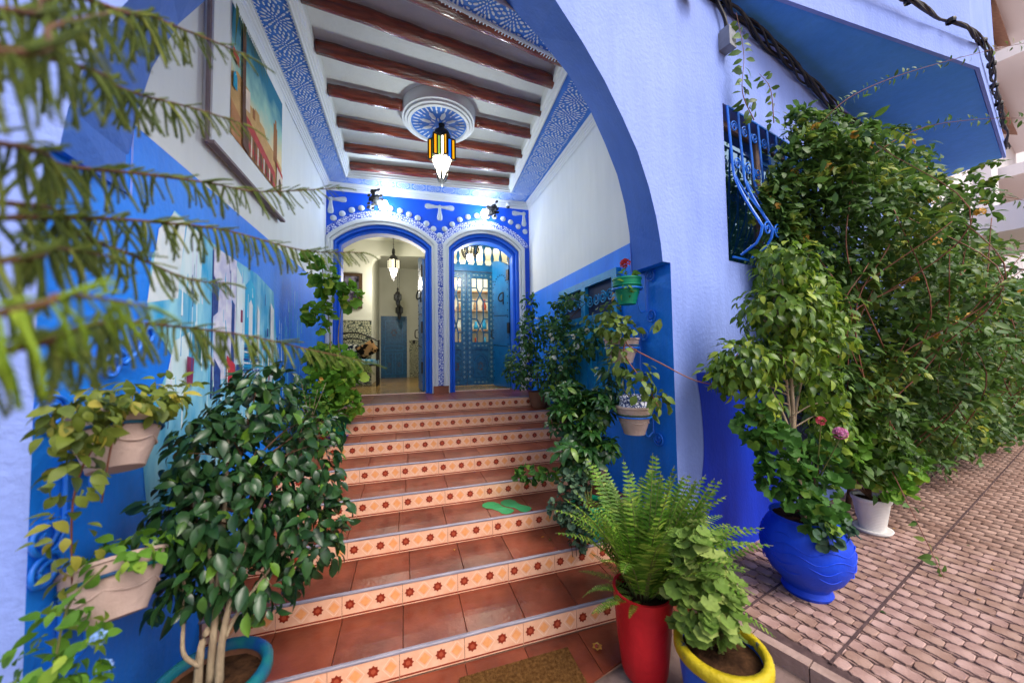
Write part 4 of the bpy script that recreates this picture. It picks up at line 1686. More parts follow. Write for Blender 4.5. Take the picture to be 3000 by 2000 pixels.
sconce(-0.32, 3.70, 'lit black metal wall lamp above the open doorway arch')
sconce(1.17, 3.71, 'lit black metal wall lamp above the arch with the latticed door')
t = thing('security_camera', bk(1.5, 3.93), 'small white dome security camera under the cornice by the porch corner', 'camera')
b = MB()
b.lathe([(0.0, 0.03), (0.035, 0.02), (0.038, -0.02), (0.03, -0.03)], 12, bk(1.50, 3.91, 0.05))
b.build('housing', 'white_trim', t, 'all')
b = MB()
b.lathe([(0.028, -0.03), (0.022, -0.055), (0.0, -0.065)], 12, bk(1.50, 3.91, 0.05))
b.build('lens', 'window_dark', t, 'all')
b = MB()
b.tube([bk(1.5, 3.92, 0.05), bk(1.5, 3.93, 0.0)], 0.012, 6)
b.build('mount', 'white_trim', t)

# ------------------------------------------------------------------ window in the facade with bowed grille
b = MB()
for (u0, u1, z0, z1) in ((WU0, WU1, WZ0, WZ0 + 0.05), (WU0, WU1, WZ1 - 0.05, WZ1), (WU0, WU0 + 0.05, WZ0 + 0.05, WZ1 - 0.05), (fx(3.3), fx(3.37), WZ0 + 0.05, WZ1 - 0.05), (WU1 - 0.05, WU1, WZ0 + 0.05, WZ1 - 0.05)):
    b.extrude([fp(u0, z0, -0.12), fp(u1, z0, -0.12), fp(u1, z1, -0.12), fp(u0, z1, -0.12)], FN * -0.04)
win = b.build('window', 'kerb_stone', house)
b = MB()
b.quad(fp(WU0, WZ0, -0.145), fp(WU1, WZ0, -0.145), fp(WU1, WZ1, -0.145), fp(WU0, WZ1, -0.145))
b.build('pane', 'window_glass', win)
mat('room_teal', '#2b6f80', '#3f8a98', 3, 0.8)
b = MB()
b.box(fp(WU0, 0, -0.2).x - 0.2, fp(WU1, 0, -0.2).x + 0.3, 3.2, 4.6, 1.6, 4.3)
b.build('window_room', 'room_teal', house)
gr = MB()
gbar = []


def bar_profile(t):
    """bow of the grille: t 0 at top .. 1 at bottom -> (z, outward)"""
    z = WZ1 - 0.03 - t * (WZ1 - WZ0 - 0.06)
    o = 0.02 + 0.06 * t + 0.17 * max(0.0, (t - 0.45) / 0.4) ** 1.3 * (1 if t < 0.85 else max(0.0, (1 - t) / 0.15) ** 0.6)
    return z, o


gri = MB()
ur = [WU0 + 0.03, WU1 - 0.03]
gri.tube([fp(ur[0], WZ1 - 0.03, 0.02), fp(ur[1], WZ1 - 0.03, 0.02)], 0.009, 6)
grille = gri.build('window_grille', 'blue_iron', win)
q = MB()
q.tube([fp(ur[0], WZ0 + 0.03, 0.02), fp(ur[1], WZ0 + 0.03, 0.02)], 0.009, 6)
q.build('rail', 'blue_iron', grille)
for k in range(11):
    u = ur[0] + (ur[1] - ur[0]) * k / 10
    q = MB()
    q.tube([fp(u, *bar_profile(t)) for t in np.linspace(0, 1, 22)], 0.010, 6)
    q.build('bar', 'blue_iron', grille)
    if k < 10:
        du = (ur[1] - ur[0]) / 10
        for tt, r_ in ((0.12, 0.05), (0.38, 0.055), (0.86, 0.06)):
            z_, o_ = bar_profile(tt)
            q = MB()
            q.tube(spiral(fp(u + du / 2, z_, o_), FD, (0, 0, 1), r_, 0.012, 1.6, 22, k * 1.3), 0.006, 5)
            q.build('scroll', 'blue_iron', grille)
        q = MB()
        z1_, o1_ = bar_profile(0.5)
        q.tube(bez([fp(u, bar_profile(0.45)[0], bar_profile(0.45)[1]), fp(u + du * 0.5, z1_ - 0.1, o1_ + 0.03), fp(u + du, bar_profile(0.75)[0], bar_profile(0.75)[1])], 6), 0.006, 5)
        q.build('scroll', 'blue_iron', grille)

# turquoise wooden shutter panel on the porch wall
def rwp(y, z, d=0.0):
    x = RWa[0] + (RWb[0] - RWa[0]) * (y - RWa[1]) / (RWb[1] - RWa[1])
    return Vector((x - d, y, z))


sh = MB()
for y0_, y1_, z0, z1 in ((2.62, 3.86, 2.30, 2.37), (2.62, 3.86, 1.16, 1.24), (2.62, 2.70, 1.24, 2.30), (3.78, 3.86, 1.24, 2.30), (3.20, 3.29, 1.24, 2.30), (2.70, 3.20, 1.93, 2.0), (3.29, 3.78, 1.93, 2.0)):
    sh.extrude([rwp(y0_, z0), rwp(y1_, z0), rwp(y1_, z1), rwp(y0_, z1)], (-0.045, 0, 0))
shut = sh.build('shutter_frame', 'teal_wood', house)
for (ya, yb) in ((2.70, 3.20), (3.29, 3.78)):
    for k in range(5):
        y0_ = ya + (yb - ya) * k / 5 + 0.006
        y1_ = ya + (yb - ya) * (k + 1) / 5 - 0.006
        q = MB()
        q.extrude([rwp(y0_, 1.24), rwp(y1_, 1.24), rwp(y1_, 1.93), rwp(y0_, 1.93)], (-0.03, 0, 0))
        q.build('slat', 'teal_wood', shut)
    q = MB()
    q.quad(rwp(ya, 2.0, 0.004), rwp(yb, 2.0, 0.004), rwp(yb, 2.30, 0.004), rwp(ya, 2.30, 0.004))
    q.build('panel_back', 'dark_recess', shut)
    for k in range(4):
        c = rwp(ya + (k + 0.5) * (yb - ya) / 4, 2.15, 0.022)
        q = MB()
        q.tube(spiral(c, (0, 1, 0), (0, 0, 1), 0.062, 0.012, 1.8, 22, k * 1.2), 0.007, 5)
        q.build('scroll', 'teal_wood', shut)

# ------------------------------------------------------------------ cables and boxes
def strand(pts, r_, tw, phase, n=60, nt_=9):
    c = bez(pts, n // (len(pts) - 1))
    out = []
    for i, p in enumerate(c):
        a = phase + nt_ * 2 * math.pi * i / len(c)
        out.append(p + Vector((0, math.cos(a) * tw, math.sin(a) * tw)))
    return out


cb = thing('cable_bundle', (3.6, 2.3, 4.4), 'thick bundle of black cables sagging under the overhang along the facade', 'cable')
base = [fp(fx(1.6), 4.62, 0.03), fp(fx(2.35), 4.57, 0.035), fp(fx(2.81), 4.55, 0.04), fp(fx(3.6), 4.50, 0.05), fp(fx(4.57), 4.45, 0.05), fp(fx(6.0), 4.46, 0.05), fp(fx(8.5), 4.5, 0.05)]
for k in range(5):
    q = MB()
    q.tube(strand([p + Vector((0, 0, -0.03 * (k % 2))) for p in base], 0.01, 0.032, k * 1.25, 60, 3 + k), 0.013 if k < 3 else 0.009, 6)
    q.build('cable', 'cable_black', cb, 'all')
cb2 = thing('cable_bundle', (4.5, 1.95, 4.95), 'twisted brown cables tied along the outer face of the overhang', 'cable')
base = [Vector((2.2, 2.0, 4.99)), Vector((3.4, 1.95, 4.97)), Vector((4.6, 1.93, 4.93)), Vector((5.86, 1.94, 4.86)), Vector((6.9, 2.22, 4.82)), Vector((8.0, 2.52, 4.80)), Vector((9.05, 2.82, 4.74))]
for k in range(5):
    q = MB()
    q.tube(strand(base, 0.01, 0.018 + 0.006 * (k % 2), k * 1.25, 90, 5 + 2 * k), 0.009, 5)
    q.build('cable', 'cable_brown', cb2, 'all')
for k in range(9):
    q = MB()
    p = bez(base, 4)[2 + k * 2]
    q.lathe([(0.036, -0.02), (0.04, 0.0), (0.036, 0.02)], 8, p)
    q.build('cable_tie', 'cable_black', cb2)
jb = thing('junction_box', fp(fx(2.57), 4.12, 0.04), 'grey cable junction box fixed to the lavender wall above the window', 'box')
q = MB()
c = fp(fx(2.56), 4.20, 0.045)
q.obox(c, FD * 0.05, FN * 0.045, (0, 0, 0.075))
q.obox(c + Vector((0, 0, 0.085)), FD * 0.042, FN * 0.038, (0, 0, 0.012))
q.build('housing', 'grey_plastic', jb)
q = MB()
q.tube(bez([c + Vector((0, 0, 0.09)), c + Vector((-0.02, 0, 0.2)), fp(fx(2.47), 4.5, 0.03), fp(fx(2.40), 4.62, 0.03)], 6), 0.014, 6)
q.build('conduit', 'cable_black', jb)
fl_ = thing('floodlight', fp(fx(2.09), 4.36, 0.1), 'dark grey floodlight on the lavender wall at the top edge', 'lamp')
q = MB()
q.lathe([(0.0, -0.04), (0.06, -0.036), (0.09, -0.015), (0.092, 0.02), (0.07, 0.05), (0.0, 0.06)], 16, fp(fx(2.07), 4.37, 0.07), sy=0.7)
q.build('lamp_head', 'cable_black', fl_, True)
q = MB()
q.tube([fp(fx(2.07), 4.43, 0.07), fp(fx(2.07), 4.55, 0.0)], 0.015, 6)
q.build('arm', 'black_iron', fl_)

# ------------------------------------------------------------------ paintings on the porch wall
def lw(y, z, d=0.0):
    return (-1.02 + d, y, z)


for nm, hx in (('art_teal', '#1d8fb0'), ('art_cream', '#e6d3a4'), ('art_tan', '#b8945e'), ('art_tan_dark', '#8a5a30'), ('art_red', '#a83a38'), ('art_brown', '#5a3c2c'), ('art_orange', '#a8764a'), ('art_green', '#4a5a2a'), ('art_grey', '#7a6f72'), ('art_offwhite', '#cdbfae')):
    mat(nm, hx, tuple(min(1, q * 1.25 + 0.01) for q in lin(hx)[:3]) + (1,), 18, 0.75, 0.2, 60, 0.2)
# painted evening sky: pale low, teal high (paint on canvas)
m = mat('art_sky', '#e6d3a4', None, rough=0.75)
nt = m.node_tree
tc, sp, rp, nz, ad = (nt.nodes.new(k) for k in ('ShaderNodeTexCoord', 'ShaderNodeSeparateXYZ', 'ShaderNodeValToRGB', 'ShaderNodeTexNoise', 'ShaderNodeMath'))
nt.links.new(tc.outputs['Object'], sp.inputs[0])
nt.links.new(tc.outputs['Object'], nz.inputs['Vector'])
nz.inputs['Scale'].default_value = 7
ad.operation = 'MULTIPLY_ADD'
ad.inputs[1].default_value = 0.35
nt.links.new(nz.outputs[0], ad.inputs[0])
nt.links.new(sp.outputs[2], ad.inputs[2])
mr = nt.nodes.new('ShaderNodeMapRange')
mr.inputs[1].default_value, mr.inputs[2].default_value = 3.38, 3.78
nt.links.new(ad.outputs[0], mr.inputs[0])
rp.color_ramp.elements[0].color, rp.color_ramp.elements[1].color = lin('#dccb9c'), lin('#14708f')
k = rp.color_ramp.elements.new(0.5)
k.color = lin('#8fbfb4')
nt.links.new(mr.outputs[0], rp.inputs[0])
nt.links.new(rp.outputs[0], nt.nodes['Principled BSDF'].inputs['Base Color'])

art = thing('wall_painting', (-1.0, 2.75, 3.2), 'large white framed painting of a walled town and palm high on the porch wall', 'painting')
b = MB()
b.box(-1.018, -0.975, 2.17, 3.30, 2.77, 3.80)
b.build('canvas_board', 'white_plaster', art)
b = MB()
b.box(-1.0, -0.985, 2.155, 2.172, 2.75, 3.82)
b.box(-1.0, -0.965, 2.172, 3.31, 2.755, 2.772)
b.build('board_edge', 'art_grey', art)
p = MB()
X_ = -0.974
lay = [0]


def shape(pts, m_):
    lay[0] += 1
    p.poly([(X_ + lay[0] * 0.0004, y, z) for y, z in pts], m_)


PM = ['art_sky', 'art_tan', 'art_tan_dark', 'art_red', 'art_brown', 'art_orange', 'art_green', 'art_offwhite', 'art_teal', 'art_cream']
shape([(2.36, 2.93), (3.23, 2.93), (3.23, 3.72), (2.36, 3.72)], 0)
shape([(2.36, 2.93), (3.23, 2.93), (3.23, 3.17), (3.10, 3.20), (2.9, 3.22), (2.86, 3.27), (2.78, 3.27), (2.77, 3.31), (2.70, 3.31), (2.69, 3.28), (2.62, 3.28), (2.62, 3.36), (2.44, 3.36), (2.36, 3.30)], 1)
shape([(3.04, 3.14), (3.12, 3.14), (3.12, 3.42), (3.10, 3.43), (3.10, 3.48), (3.07, 3.48), (3.07, 3.44), (3.04, 3.44)], 2)
shape([(2.52, 3.2), (2.62, 3.22), (2.62, 3.36), (2.52, 3.33)], 7)
shape([(2.66, 3.22), (2.70, 3.22), (2.70, 3.29), (2.66, 3.29)], 2)
shape([(2.36, 2.93), (2.62, 2.93), (2.60, 3.06), (2.36, 3.14)], 5)
shape([(2.54, 3.17), (2.60, 3.17), (3.08, 3.06), (3.08, 3.0), (2.55, 3.11)], 3)
shape([(2.55, 3.11), (3.08, 3.0), (3.08, 2.93), (2.56, 2.93)], 2)
shape([(2.55, 3.02), (3.08, 2.97), (3.08, 2.94), (2.55, 2.98)], 3)
for k in range(9):
    y = 2.58 + k * 0.052
    shape([(y, 2.94), (y + 0.02, 2.94), (y + 0.02, 3.085 - k * 0.009), (y, 3.09 - k * 0.009)], 7 if k % 2 else 4)
shape([(3.10, 2.94), (3.23, 2.94), (3.23, 3.12), (3.10, 3.15)], 7)
shape([(3.14, 2.94), (3.20, 2.94), (3.20, 3.03), (3.17, 3.06), (3.14, 3.03)], 4)
shape([(3.09, 3.12), (3.23, 3.08), (3.23, 3.11), (3.09, 3.16)], 3)
shape([(2.37, 3.22), (2.42, 3.22), (2.42, 3.30), (2.395, 3.33), (2.37, 3.30)], 8)
shape([(2.36, 3.40), (2.44, 3.38), (2.44, 3.44), (2.36, 3.46)], 3)
shape([(2.50, 2.94), (2.60, 2.93), (2.535, 3.2), (2.53, 3.72), (2.48, 3.72), (2.49, 3.2)], 4)
for k in range(22):
    y = 2.42 + k * 0.019
    ln = 0.10 + 0.10 * ((k * 7) % 5) / 5
    shape([(y, 3.72), (y + 0.012, 3.72), (y + 0.01 + 0.02 * (k - 8) / 8, 3.72 - ln)], 6)
shape([(2.36, 3.45), (2.40, 3.72), (2.36, 3.72)], 6)
p.build('painted_scene', PM, art)

mat('mural_aqua', '#2f9fd6', '#9fdcec', 9, 0.7, 0.15, 50, 0.2, stretch=(1, 1, 0.35))
mat('mural_pale', '#bfe0ea', '#e2eef2', 8, 0.7, 0.15, 50, 0.2, stretch=(1, 1, 0.3))
mat('mural_lilac', '#b9bfe0', '#dfe2f0', 14, 0.7, 0.15, 50, 0.2)
mat('mural_navy', '#12337c', '#2a55a0', 25, 0.7)
mat('mural_white', '#c9dbe2', '#e4eaee', 10, 0.7)
mat('mural_red', '#b02a3c', '#c0384a', 20, 0.7)
mat('mural_plum', '#7a2a50', '#8a3560', 20, 0.7)
mat('mural_green', '#1f6f6a', '#2f857c', 20, 0.7)
mat('mural_yellow', '#d8c040', '#e2cc58', 20, 0.7)
mat('mural_turq', '#128fd0', '#38b4de', 7, 0.7, 0.15, 50, 0.2, stretch=(1, 1, 0.3))
PM = ['mural_aqua', 'mural_pale', 'mural_lilac', 'mural_navy', 'mural_white', 'mural_red', 'mural_plum', 'mural_green', 'mural_yellow', 'mural_turq']
p = MB()
X_, lay[0] = -1.018, 0
shape([(1.84, 0.95), (3.02, 1.05), (3.30, 1.30), (3.34, 1.62), (3.22, 2.15), (2.90, 2.22), (2.42, 2.24), (1.96, 2.30), (1.82, 2.05), (1.80, 1.8), (1.98, 1.62), (1.86, 1.45), (1.80, 1.2)], 0)
shape([(1.80, 1.85), (1.86, 2.18), (1.96, 2.29), (2.05, 2.28), (2.0, 1.9)], 4)
shape([(2.0, 1.95), (2.18, 1.9), (2.2, 2.26), (2.06, 2.28)], 1)
shape([(1.90, 1.42), (2.08, 1.44), (2.1, 1.75), (1.98, 1.7)], 1)
shape([(2.30, 1.5), (2.58, 1.5), (2.58, 2.23), (2.30, 2.24)], 2)
shape([(2.295, 1.4), (2.31, 1.4), (2.31, 2.22), (2.295, 2.22)], 3)
shape([(2.31, 1.85), (2.36, 1.88), (2.37, 2.02), (2.31, 2.08)], 3)
shape([(2.52, 1.48), (2.56, 1.48), (2.56, 1.95), (2.52, 1.98)], 3)
shape([(2.58, 1.45), (2.70, 1.45), (2.70, 2.1), (2.58, 2.2)], 1)
shape([(2.64, 1.85), (2.67, 1.85), (2.67, 1.93), (2.64, 1.93)], 6)
shape([(2.70, 1.55), (2.86, 1.55), (2.86, 2.1), (2.78, 2.16), (2.70, 2.1)], 9)
shape([(2.76, 1.72), (2.82, 1.70), (2.82, 1.98), (2.79, 2.02), (2.76, 1.99)], 4)
shape([(2.90, 1.45), (2.94, 1.42), (2.94, 1.95), (2.90, 2.0)], 4)
for k in range(13):
    z = 1.44 + k * 0.024
    y0_, y1_ = 2.66 + k * 0.003, 2.98 - k * 0.008
    shape([(y0_, z), (y1_, z - 0.012), (y1_, z), (y0_, z + 0.011)], (4, 3, 9)[k % 3])
shape([(2.46, 1.45), (2.56, 1.47), (2.555, 1.58), (2.45, 1.64)], 5)
shape([(2.57, 1.48), (2.66, 1.48), (2.66, 1.58), (2.57, 1.58)], 3)
shape([(2.30, 1.42), (2.38, 1.42), (2.38, 1.55), (2.31, 1.62)], 3)
shape([(2.06, 1.50), (2.11, 1.49), (2.12, 1.62), (2.06, 1.63)], 6)
shape([(2.16, 1.62), (2.22, 1.62), (2.22, 1.75), (2.16, 1.76)], 7)
shape([(3.13, 1.1), (3.20, 1.12), (3.20, 2.0), (3.13, 2.05)], 4)
for (y, z, m_) in ((3.06, 1.78, 3), (3.10, 1.62, 5), (3.04, 1.58, 7), (3.08, 1.55, 8), (3.09, 1.45, 6), (3.17, 1.66, 5), (3.17, 1.40, 7), (3.25, 1.72, 3), (3.25, 1.55, 7), (2.98, 1.68, 5)):
    shape([(y, z), (y + 0.025, z), (y + 0.025, z + 0.06), (y, z + 0.065)], m_)
for k in range(150):
    y, z = 1.86 + 1.42 * rnd.random(), 1.15 + 1.0 * rnd.random()
    w, h = rnd.uniform(0.004, 0.012), rnd.uniform(0.05, 0.22)
    if z + h > 2.2 or (y > 3.1 and z > 1.9):
        continue
    lean = rnd.uniform(-0.012, 0.012)
    shape([(y, z), (y + w, z), (y + w * 0.6 + lean, z + h), (y + lean, z + h * 0.96)], rnd.choice((0, 0, 1, 1, 9, 9, 2, 3)))
for k in range(60):
    y, z = 3.22 + 0.5 * rnd.random(), 1.1 + 0.95 * rnd.random()
    w, h = rnd.uniform(0.006, 0.016), rnd.uniform(0.08, 0.25)
    shape([(y, z), (y + w, z), (y + w * 0.7, z + h), (y, z + h * 0.95)], 9 if rnd.random() < 0.6 else 0)
p.build('mural', PM, house, kind='stuff')

# ------------------------------------------------------------------ neighbouring white building
mat('hood_clay', '#94705f', '#a8806c', 9, 0.8, 0.3, 30)
nb = thing('white_building', (13, 4.6, 0), 'white apartment building with balconies beyond the flowering hedge', 'building')
b = MB()
b.extrude([fp(fx(9.12), -0.1, -0.02), fp(fx(30), -0.1, -0.02), fp(fx(30), -0.1, -8), fp(fx(9.12), -0.1, -8)], (0, 0, 16))
b.build('wall', 'neighbour_white', nb)
b = MB()
b.extrude([fp(fx(13.3), -0.1, 0.25), fp(fx(14.3), -0.1, 0.25), fp(fx(14.3), -0.1, -0.02), fp(fx(13.3), -0.1, -0.02)], (0, 0, 16))
b.build('pilaster', 'neighbour_trim', nb)
b = MB()
b.extrude([fp(fx(10.2), 3.72, 0.9), fp(fx(13.2), 3.72, 0.9), fp(fx(13.2), 3.72, -0.02), fp(fx(10.2), 3.72, -0.02)], (0, 0, 0.5))
b.build('canopy_slab', 'neighbour_trim', nb)
for z0 in (5.9, 8.9, 11.9):
    b = MB()
    b.extrude([fp(fx(14.4), z0, 1.0), fp(fx(22), z0, 1.0), fp(fx(22), z0, -0.02), fp(fx(14.4), z0, -0.02)], (0, 0, 0.28))
    b.extrude([fp(fx(14.42), z0 + 0.28, 0.98), fp(fx(22), z0 + 0.28, 0.98), fp(fx(22), z0 + 0.28, 0.9), fp(fx(14.42), z0 + 0.28, 0.9)], (0, 0, 0.22))
    ba = b.build('balcony', 'neighbour_trim', nb)
    q = MB()
    for k in range(70):
        u = fx(14.5) + k * 0.11
        q.tube([fp(u, z0 + 0.5, 0.94), fp(u, z0 + 1.25, 0.94)], 0.012, 4)
        if k % 2 == 0:
            q.tube(spiral(fp(u + 0.055, z0 + 0.85, 0.94), FD, (0, 0, 1), 0.05, 0.02, 1.2, 8), 0.01, 4)
    q.tube([fp(fx(14.45), z0 + 1.26, 0.94), fp(fx(22), z0 + 1.26, 0.94)], 0.02, 4)
    q.build('railing', 'black_iron', ba)
    b = MB()
    b.extrude([fp(fx(15.2), z0 + 0.3, 0.005), fp(fx(16.6), z0 + 0.3, 0.005), fp(fx(16.6), z0 + 2.5, 0.005), fp(fx(15.2), z0 + 2.5, 0.005)], FN * -0.05)
    b.build('window', 'window_dark', nb)
    b = MB()
    b.extrude([fp(fx(15.4), z0 + 2.62, 0.25), fp(fx(19), z0 + 2.62, 0.25), fp(fx(19), z0 + 2.8, -0.01), fp(fx(15.4), z0 + 2.8, -0.01)], (0, 0, 0.07))
    b.build('tiled_hood', 'hood_clay', nb)
b = MB()
b.extrude([fp(fx(14.4), 2.75, 1.3), fp(fx(24), 2.75, 1.3), fp(fx(24), 3.35, 0.0), fp(fx(14.4), 3.35, 0.0)], (0, 0, 0.12))
b.build('shop_awning', 'brown_awning', nb)
b = MB()
b.extrude([fp(fx(14.8), 0.2, 0.01), fp(fx(20), 0.2, 0.01), fp(fx(20), 2.7, 0.01), fp(fx(14.8), 2.7, 0.01)], FN * -0.05)
b.build('shop_front', 'window_dark', nb)
q = MB()
q.tube(bez([fp(fx(9.2), 3.5, 0.1), fp(fx(11), 3.35, 0.15), fp(fx(13), 3.5, 0.3), fp(fx(18), 3.9, 0.4)], 8), 0.03, 5)
q.build('street_cable', 'cable_black', None, label='dark street cable strung across the white building wall', cat='cable')

# ------------------------------------------------------------------ plants
leaf_mat('leaf_ficus', '#1a3820', '#2c4f28', '#5f8428', 0.32, 0.2, 0.88, 0.5)
leaf_mat('leaf_ficus_light', '#3f5e20', '#688a2a', '#aebe44', 0.38, 0.35, 0.75)
leaf_mat('leaf_geranium', '#4a7a22', '#6a9a32', '#a8c048', 0.6, 0.35, 0.8, 0.25)
leaf_mat('leaf_geranium_lime', '#5c7a30', '#7a9444', '#aebb6a', 0.65, 0.3, 0.72, 0.2)
leaf_mat('leaf_geranium_deep', '#2c5220', '#44702a', '#7c9a36', 0.6, 0.3, 0.85, 0.25)
leaf_mat('leaf_hedge', '#2a4a26', '#587a34', '#b4b848', 0.45, 0.34, 0.66, patch=0.5)
leaf_mat('leaf_shrub', '#28502a', '#447436', '#86a24a', 0.5, 0.3, 0.85)
leaf_mat('leaf_schefflera', '#1b3c1e', '#2f5a24', '#6f8f34', 0.35, 0.25, 0.85, 0.5)
leaf_mat('leaf_succulent', '#2f4a3a', '#44604a', '#6b8560', 0.55, 0.15, 0.85, 0.3)
leaf_mat('leaf_pothos', '#4a6426', '#6d8638', '#93a24e', 0.5, 0.3, 0.8)
leaf_mat('leaf_yellow', '#4c6220', '#7a8a30', '#c4b648', 0.5, 0.35, 0.78)
leaf_mat('leaf_fern', '#44721e', '#6a942c', '#a8bd4c', 0.5, 0.35, 0.75)
leaf_mat('pine_fresh', '#5c7c1e', '#86a42c', '#aac040', 0.55, 0.25, 0.8, 0.3)
leaf_mat('pine_needle', '#42561f', '#64762e', '#a2aa4a', 0.55, 0.2, 0.8, 0.3)
leaf_mat('petal_orange', '#d09038', '#e0b050', '#e8c878', 0.6, 0.35)
leaf_mat('petal_pink', '#c05078', '#d080b0', '#e0a0d0', 0.6, 0.35)
leaf_mat('petal_rose', '#b8384e', '#c84a60', '#d86a78', 0.6, 0.3)
leaf_mat('petal_red', '#a01818', '#b82020', '#c83028', 0.6, 0.25)
leaf_mat('petal_white', '#c8ccb8', '#dcdfd0', '#eceee4', 0.6, 0.3)
leaf_mat('petal_sky', '#7aa0e0', '#8fb4ec', '#a8c6f4', 0.6, 0.3)
mat('bark_pale', '#8a7862', '#a8967c', 14, 0.8, 0.5, 50, 0.2, stretch=(3, 3, 1))
mat('bark_brown', '#4a3626', '#63493a', 18, 0.85, 0.6, 60, 0.2)
mat('stem_green', '#56602c', '#6c6a38', 20, 0.6)
mat('stem_red', '#7a4636', '#8c5a44', 20, 0.6)
mat('pine_twig', '#4a2f1e', '#6a4a30', 20, 0.8, 0.4, 80)
mat('soil', '#2a1a10', '#4a3220', 22, 0.95, 0.8, 60, 0.1)
mat('pot_red', '#a80f18', '#c81c26', 5, 0.5, 0.4, 30, 0.35, streak=0.12, chip='#7a2018', chip_at=0.68)
mat('pot_blue', '#0a4cba', '#1660cc', 5, 0.5, 0.4, 30, 0.35, streak=0.15, chip='#3c6a9a', chip_at=0.68)
mat('pot_cobalt', '#063cc8', '#0a4adc', 3, 0.5, 0.3, 30, 0.35, streak=0.12, chip='#2a5cb0', chip_at=0.70)
mat('paint_yellow', '#b09a12', '#ccb622', 9, 0.55, 0.6, 50, 0.3, streak=0.15, chip='#3c4a58', chip_at=0.62)
mat('pot_white', '#d8d4d0', '#e4e0dc', 6, 0.5)
mat('pot_beige', '#b49a90', '#cab2a6', 5, 0.7, 0.35, 50, 0.25, streak=0.12, chip='#8a7066', chip_at=0.67)
mat('pot_green', '#087a58', '#109068', 6, 0.5, 0.2, 40, 0.35)
mat('pot_teal', '#0c6a86', '#147a98', 6, 0.5)
mat('pot_brown', '#6a4430', '#7c543e', 7, 0.65, 0.3, 40)
mat('pot_purple', '#5a3aa0', None, rough=0.5)
lace_mat('pot_ceramic', '#23386e', '#d8dce8', 38, 0.10, 0.1)
mat('rim_marine', '#0a3c7a', '#0f6a66', 9, 0.5, 0.3, 40)


def flower_mesh(name, m_, r_=0.012, n=5):
    q = MB()
    for k in range(n):
        a = 2 * math.pi * k / n
        c, s_ = math.cos(a), math.sin(a)
        o = len(q.v)
        for (t, w, z) in ((0.1, 0.0, 0.0), (0.6, 0.38, 0.25), (1.0, 0.0, 0.2), (0.6, -0.38, 0.25)):
            q.v.append(((c * t - s_ * w) * r_, (s_ * t + c * w) * r_, z * r_))
        q.f.append((o, o + 1, o + 2, o + 3))
        q.m.append(0)
    return q.mesh(name, m_, 'all')


def umbel(parent, c, rad, me, n, name='flower'):
    q = MB()
    fr = []
    for _ in range(n):
        d = Vector((rnd.gauss(0, 1), rnd.gauss(0, 1), rnd.gauss(0.4, 1))).normalized()
        fr.append(frame(Vector(c) + d * rad, d.cross(rv(1)), d, rnd.uniform(0.8, 1.2)))
    cl = MB()
    off = wloc(parent)
    V, F, k0 = [], [], 0
    for f in fr:
        for v in me.vertices:
            cl.v.append(tuple(f @ v.co))
        for p_ in me.polygons:
            cl.f.append(tuple(i + k0 for i in p_.vertices))
            cl.m.append(0)
        k0 += len(me.vertices)
    return cl.build(name, me.materials[0], parent, 'all')


def pot(parent, c, prof, m_, rim_m=None, rim=(0.012, 0.03), n=32, soil_r=0.9, soil_z=-0.03, name='pot', thick=0.014):
    """turned pot standing at c; prof = outer (r,z) from foot to lip"""
    q = MB()
    rt, zt = prof[-1]
    inner = [(rt - thick, zt), (rt - thick, zt + soil_z - 0.02)]
    q.lathe([(0.0, prof[0][1])] + list(prof) + inner, n, c)
    o = q.build(name, m_, parent, True)
    if rim_m:
        g = MB()
        w, h = rim
        g.lathe([(rt + 0.001, zt - h), (rt + w, zt - h * 0.8), (rt + w, zt - h * 0.2), (rt + w * 0.3, zt + 0.006), (rt - thick, zt + 0.005), (rt - thick - 0.003, zt - h * 0.6)], n, c)
        g.build('rim', rim_m, o, 'all')
    g = MB()
    rs = rt - thick + 0.001
    rings = [(rs, zt + soil_z), (rs * 0.66, zt + soil_z + 0.006), (rs * 0.33, zt + soil_z + 0.012), (0.001, zt + soil_z + 0.01)]
    g.lathe(rings, n, c, wob=0.0)
    g.v = [(x, y, z + rnd.uniform(-0.004, 0.004)) for x, y, z in g.v]
    g.build('soil', 'soil', parent, 'all')
    return o


def twigs(parent, lines, r0=0.006, r1=0.002, m_='bark_brown', name='stem', n=5, seg=5):
    for L in lines:
        q = MB()
        c = bez(L, seg)
        k = len(c)
        q.tube(c, [r0 + (r1 - r0) * i / (k - 1) for i in range(k)], n)
        q.build(name, m_, parent, 'all')


fic = [leaf_mesh('leaf', 0.088, 0.044, 'leaf_ficus', 0.35, 0.35, 5), leaf_mesh('leaf', 0.075, 0.040, 'leaf_ficus', 0.2, 0.5, 5), leaf_mesh('leaf', 0.095, 0.045, 'leaf_ficus', 0.45, 0.2, 5)]
ficl = [leaf_mesh('leaf', 0.062, 0.032, 'leaf_ficus_light', 0.35, 0.4, 4), leaf_mesh('leaf', 0.055, 0.028, 'leaf_ficus_light', 0.2, 0.5, 4)]

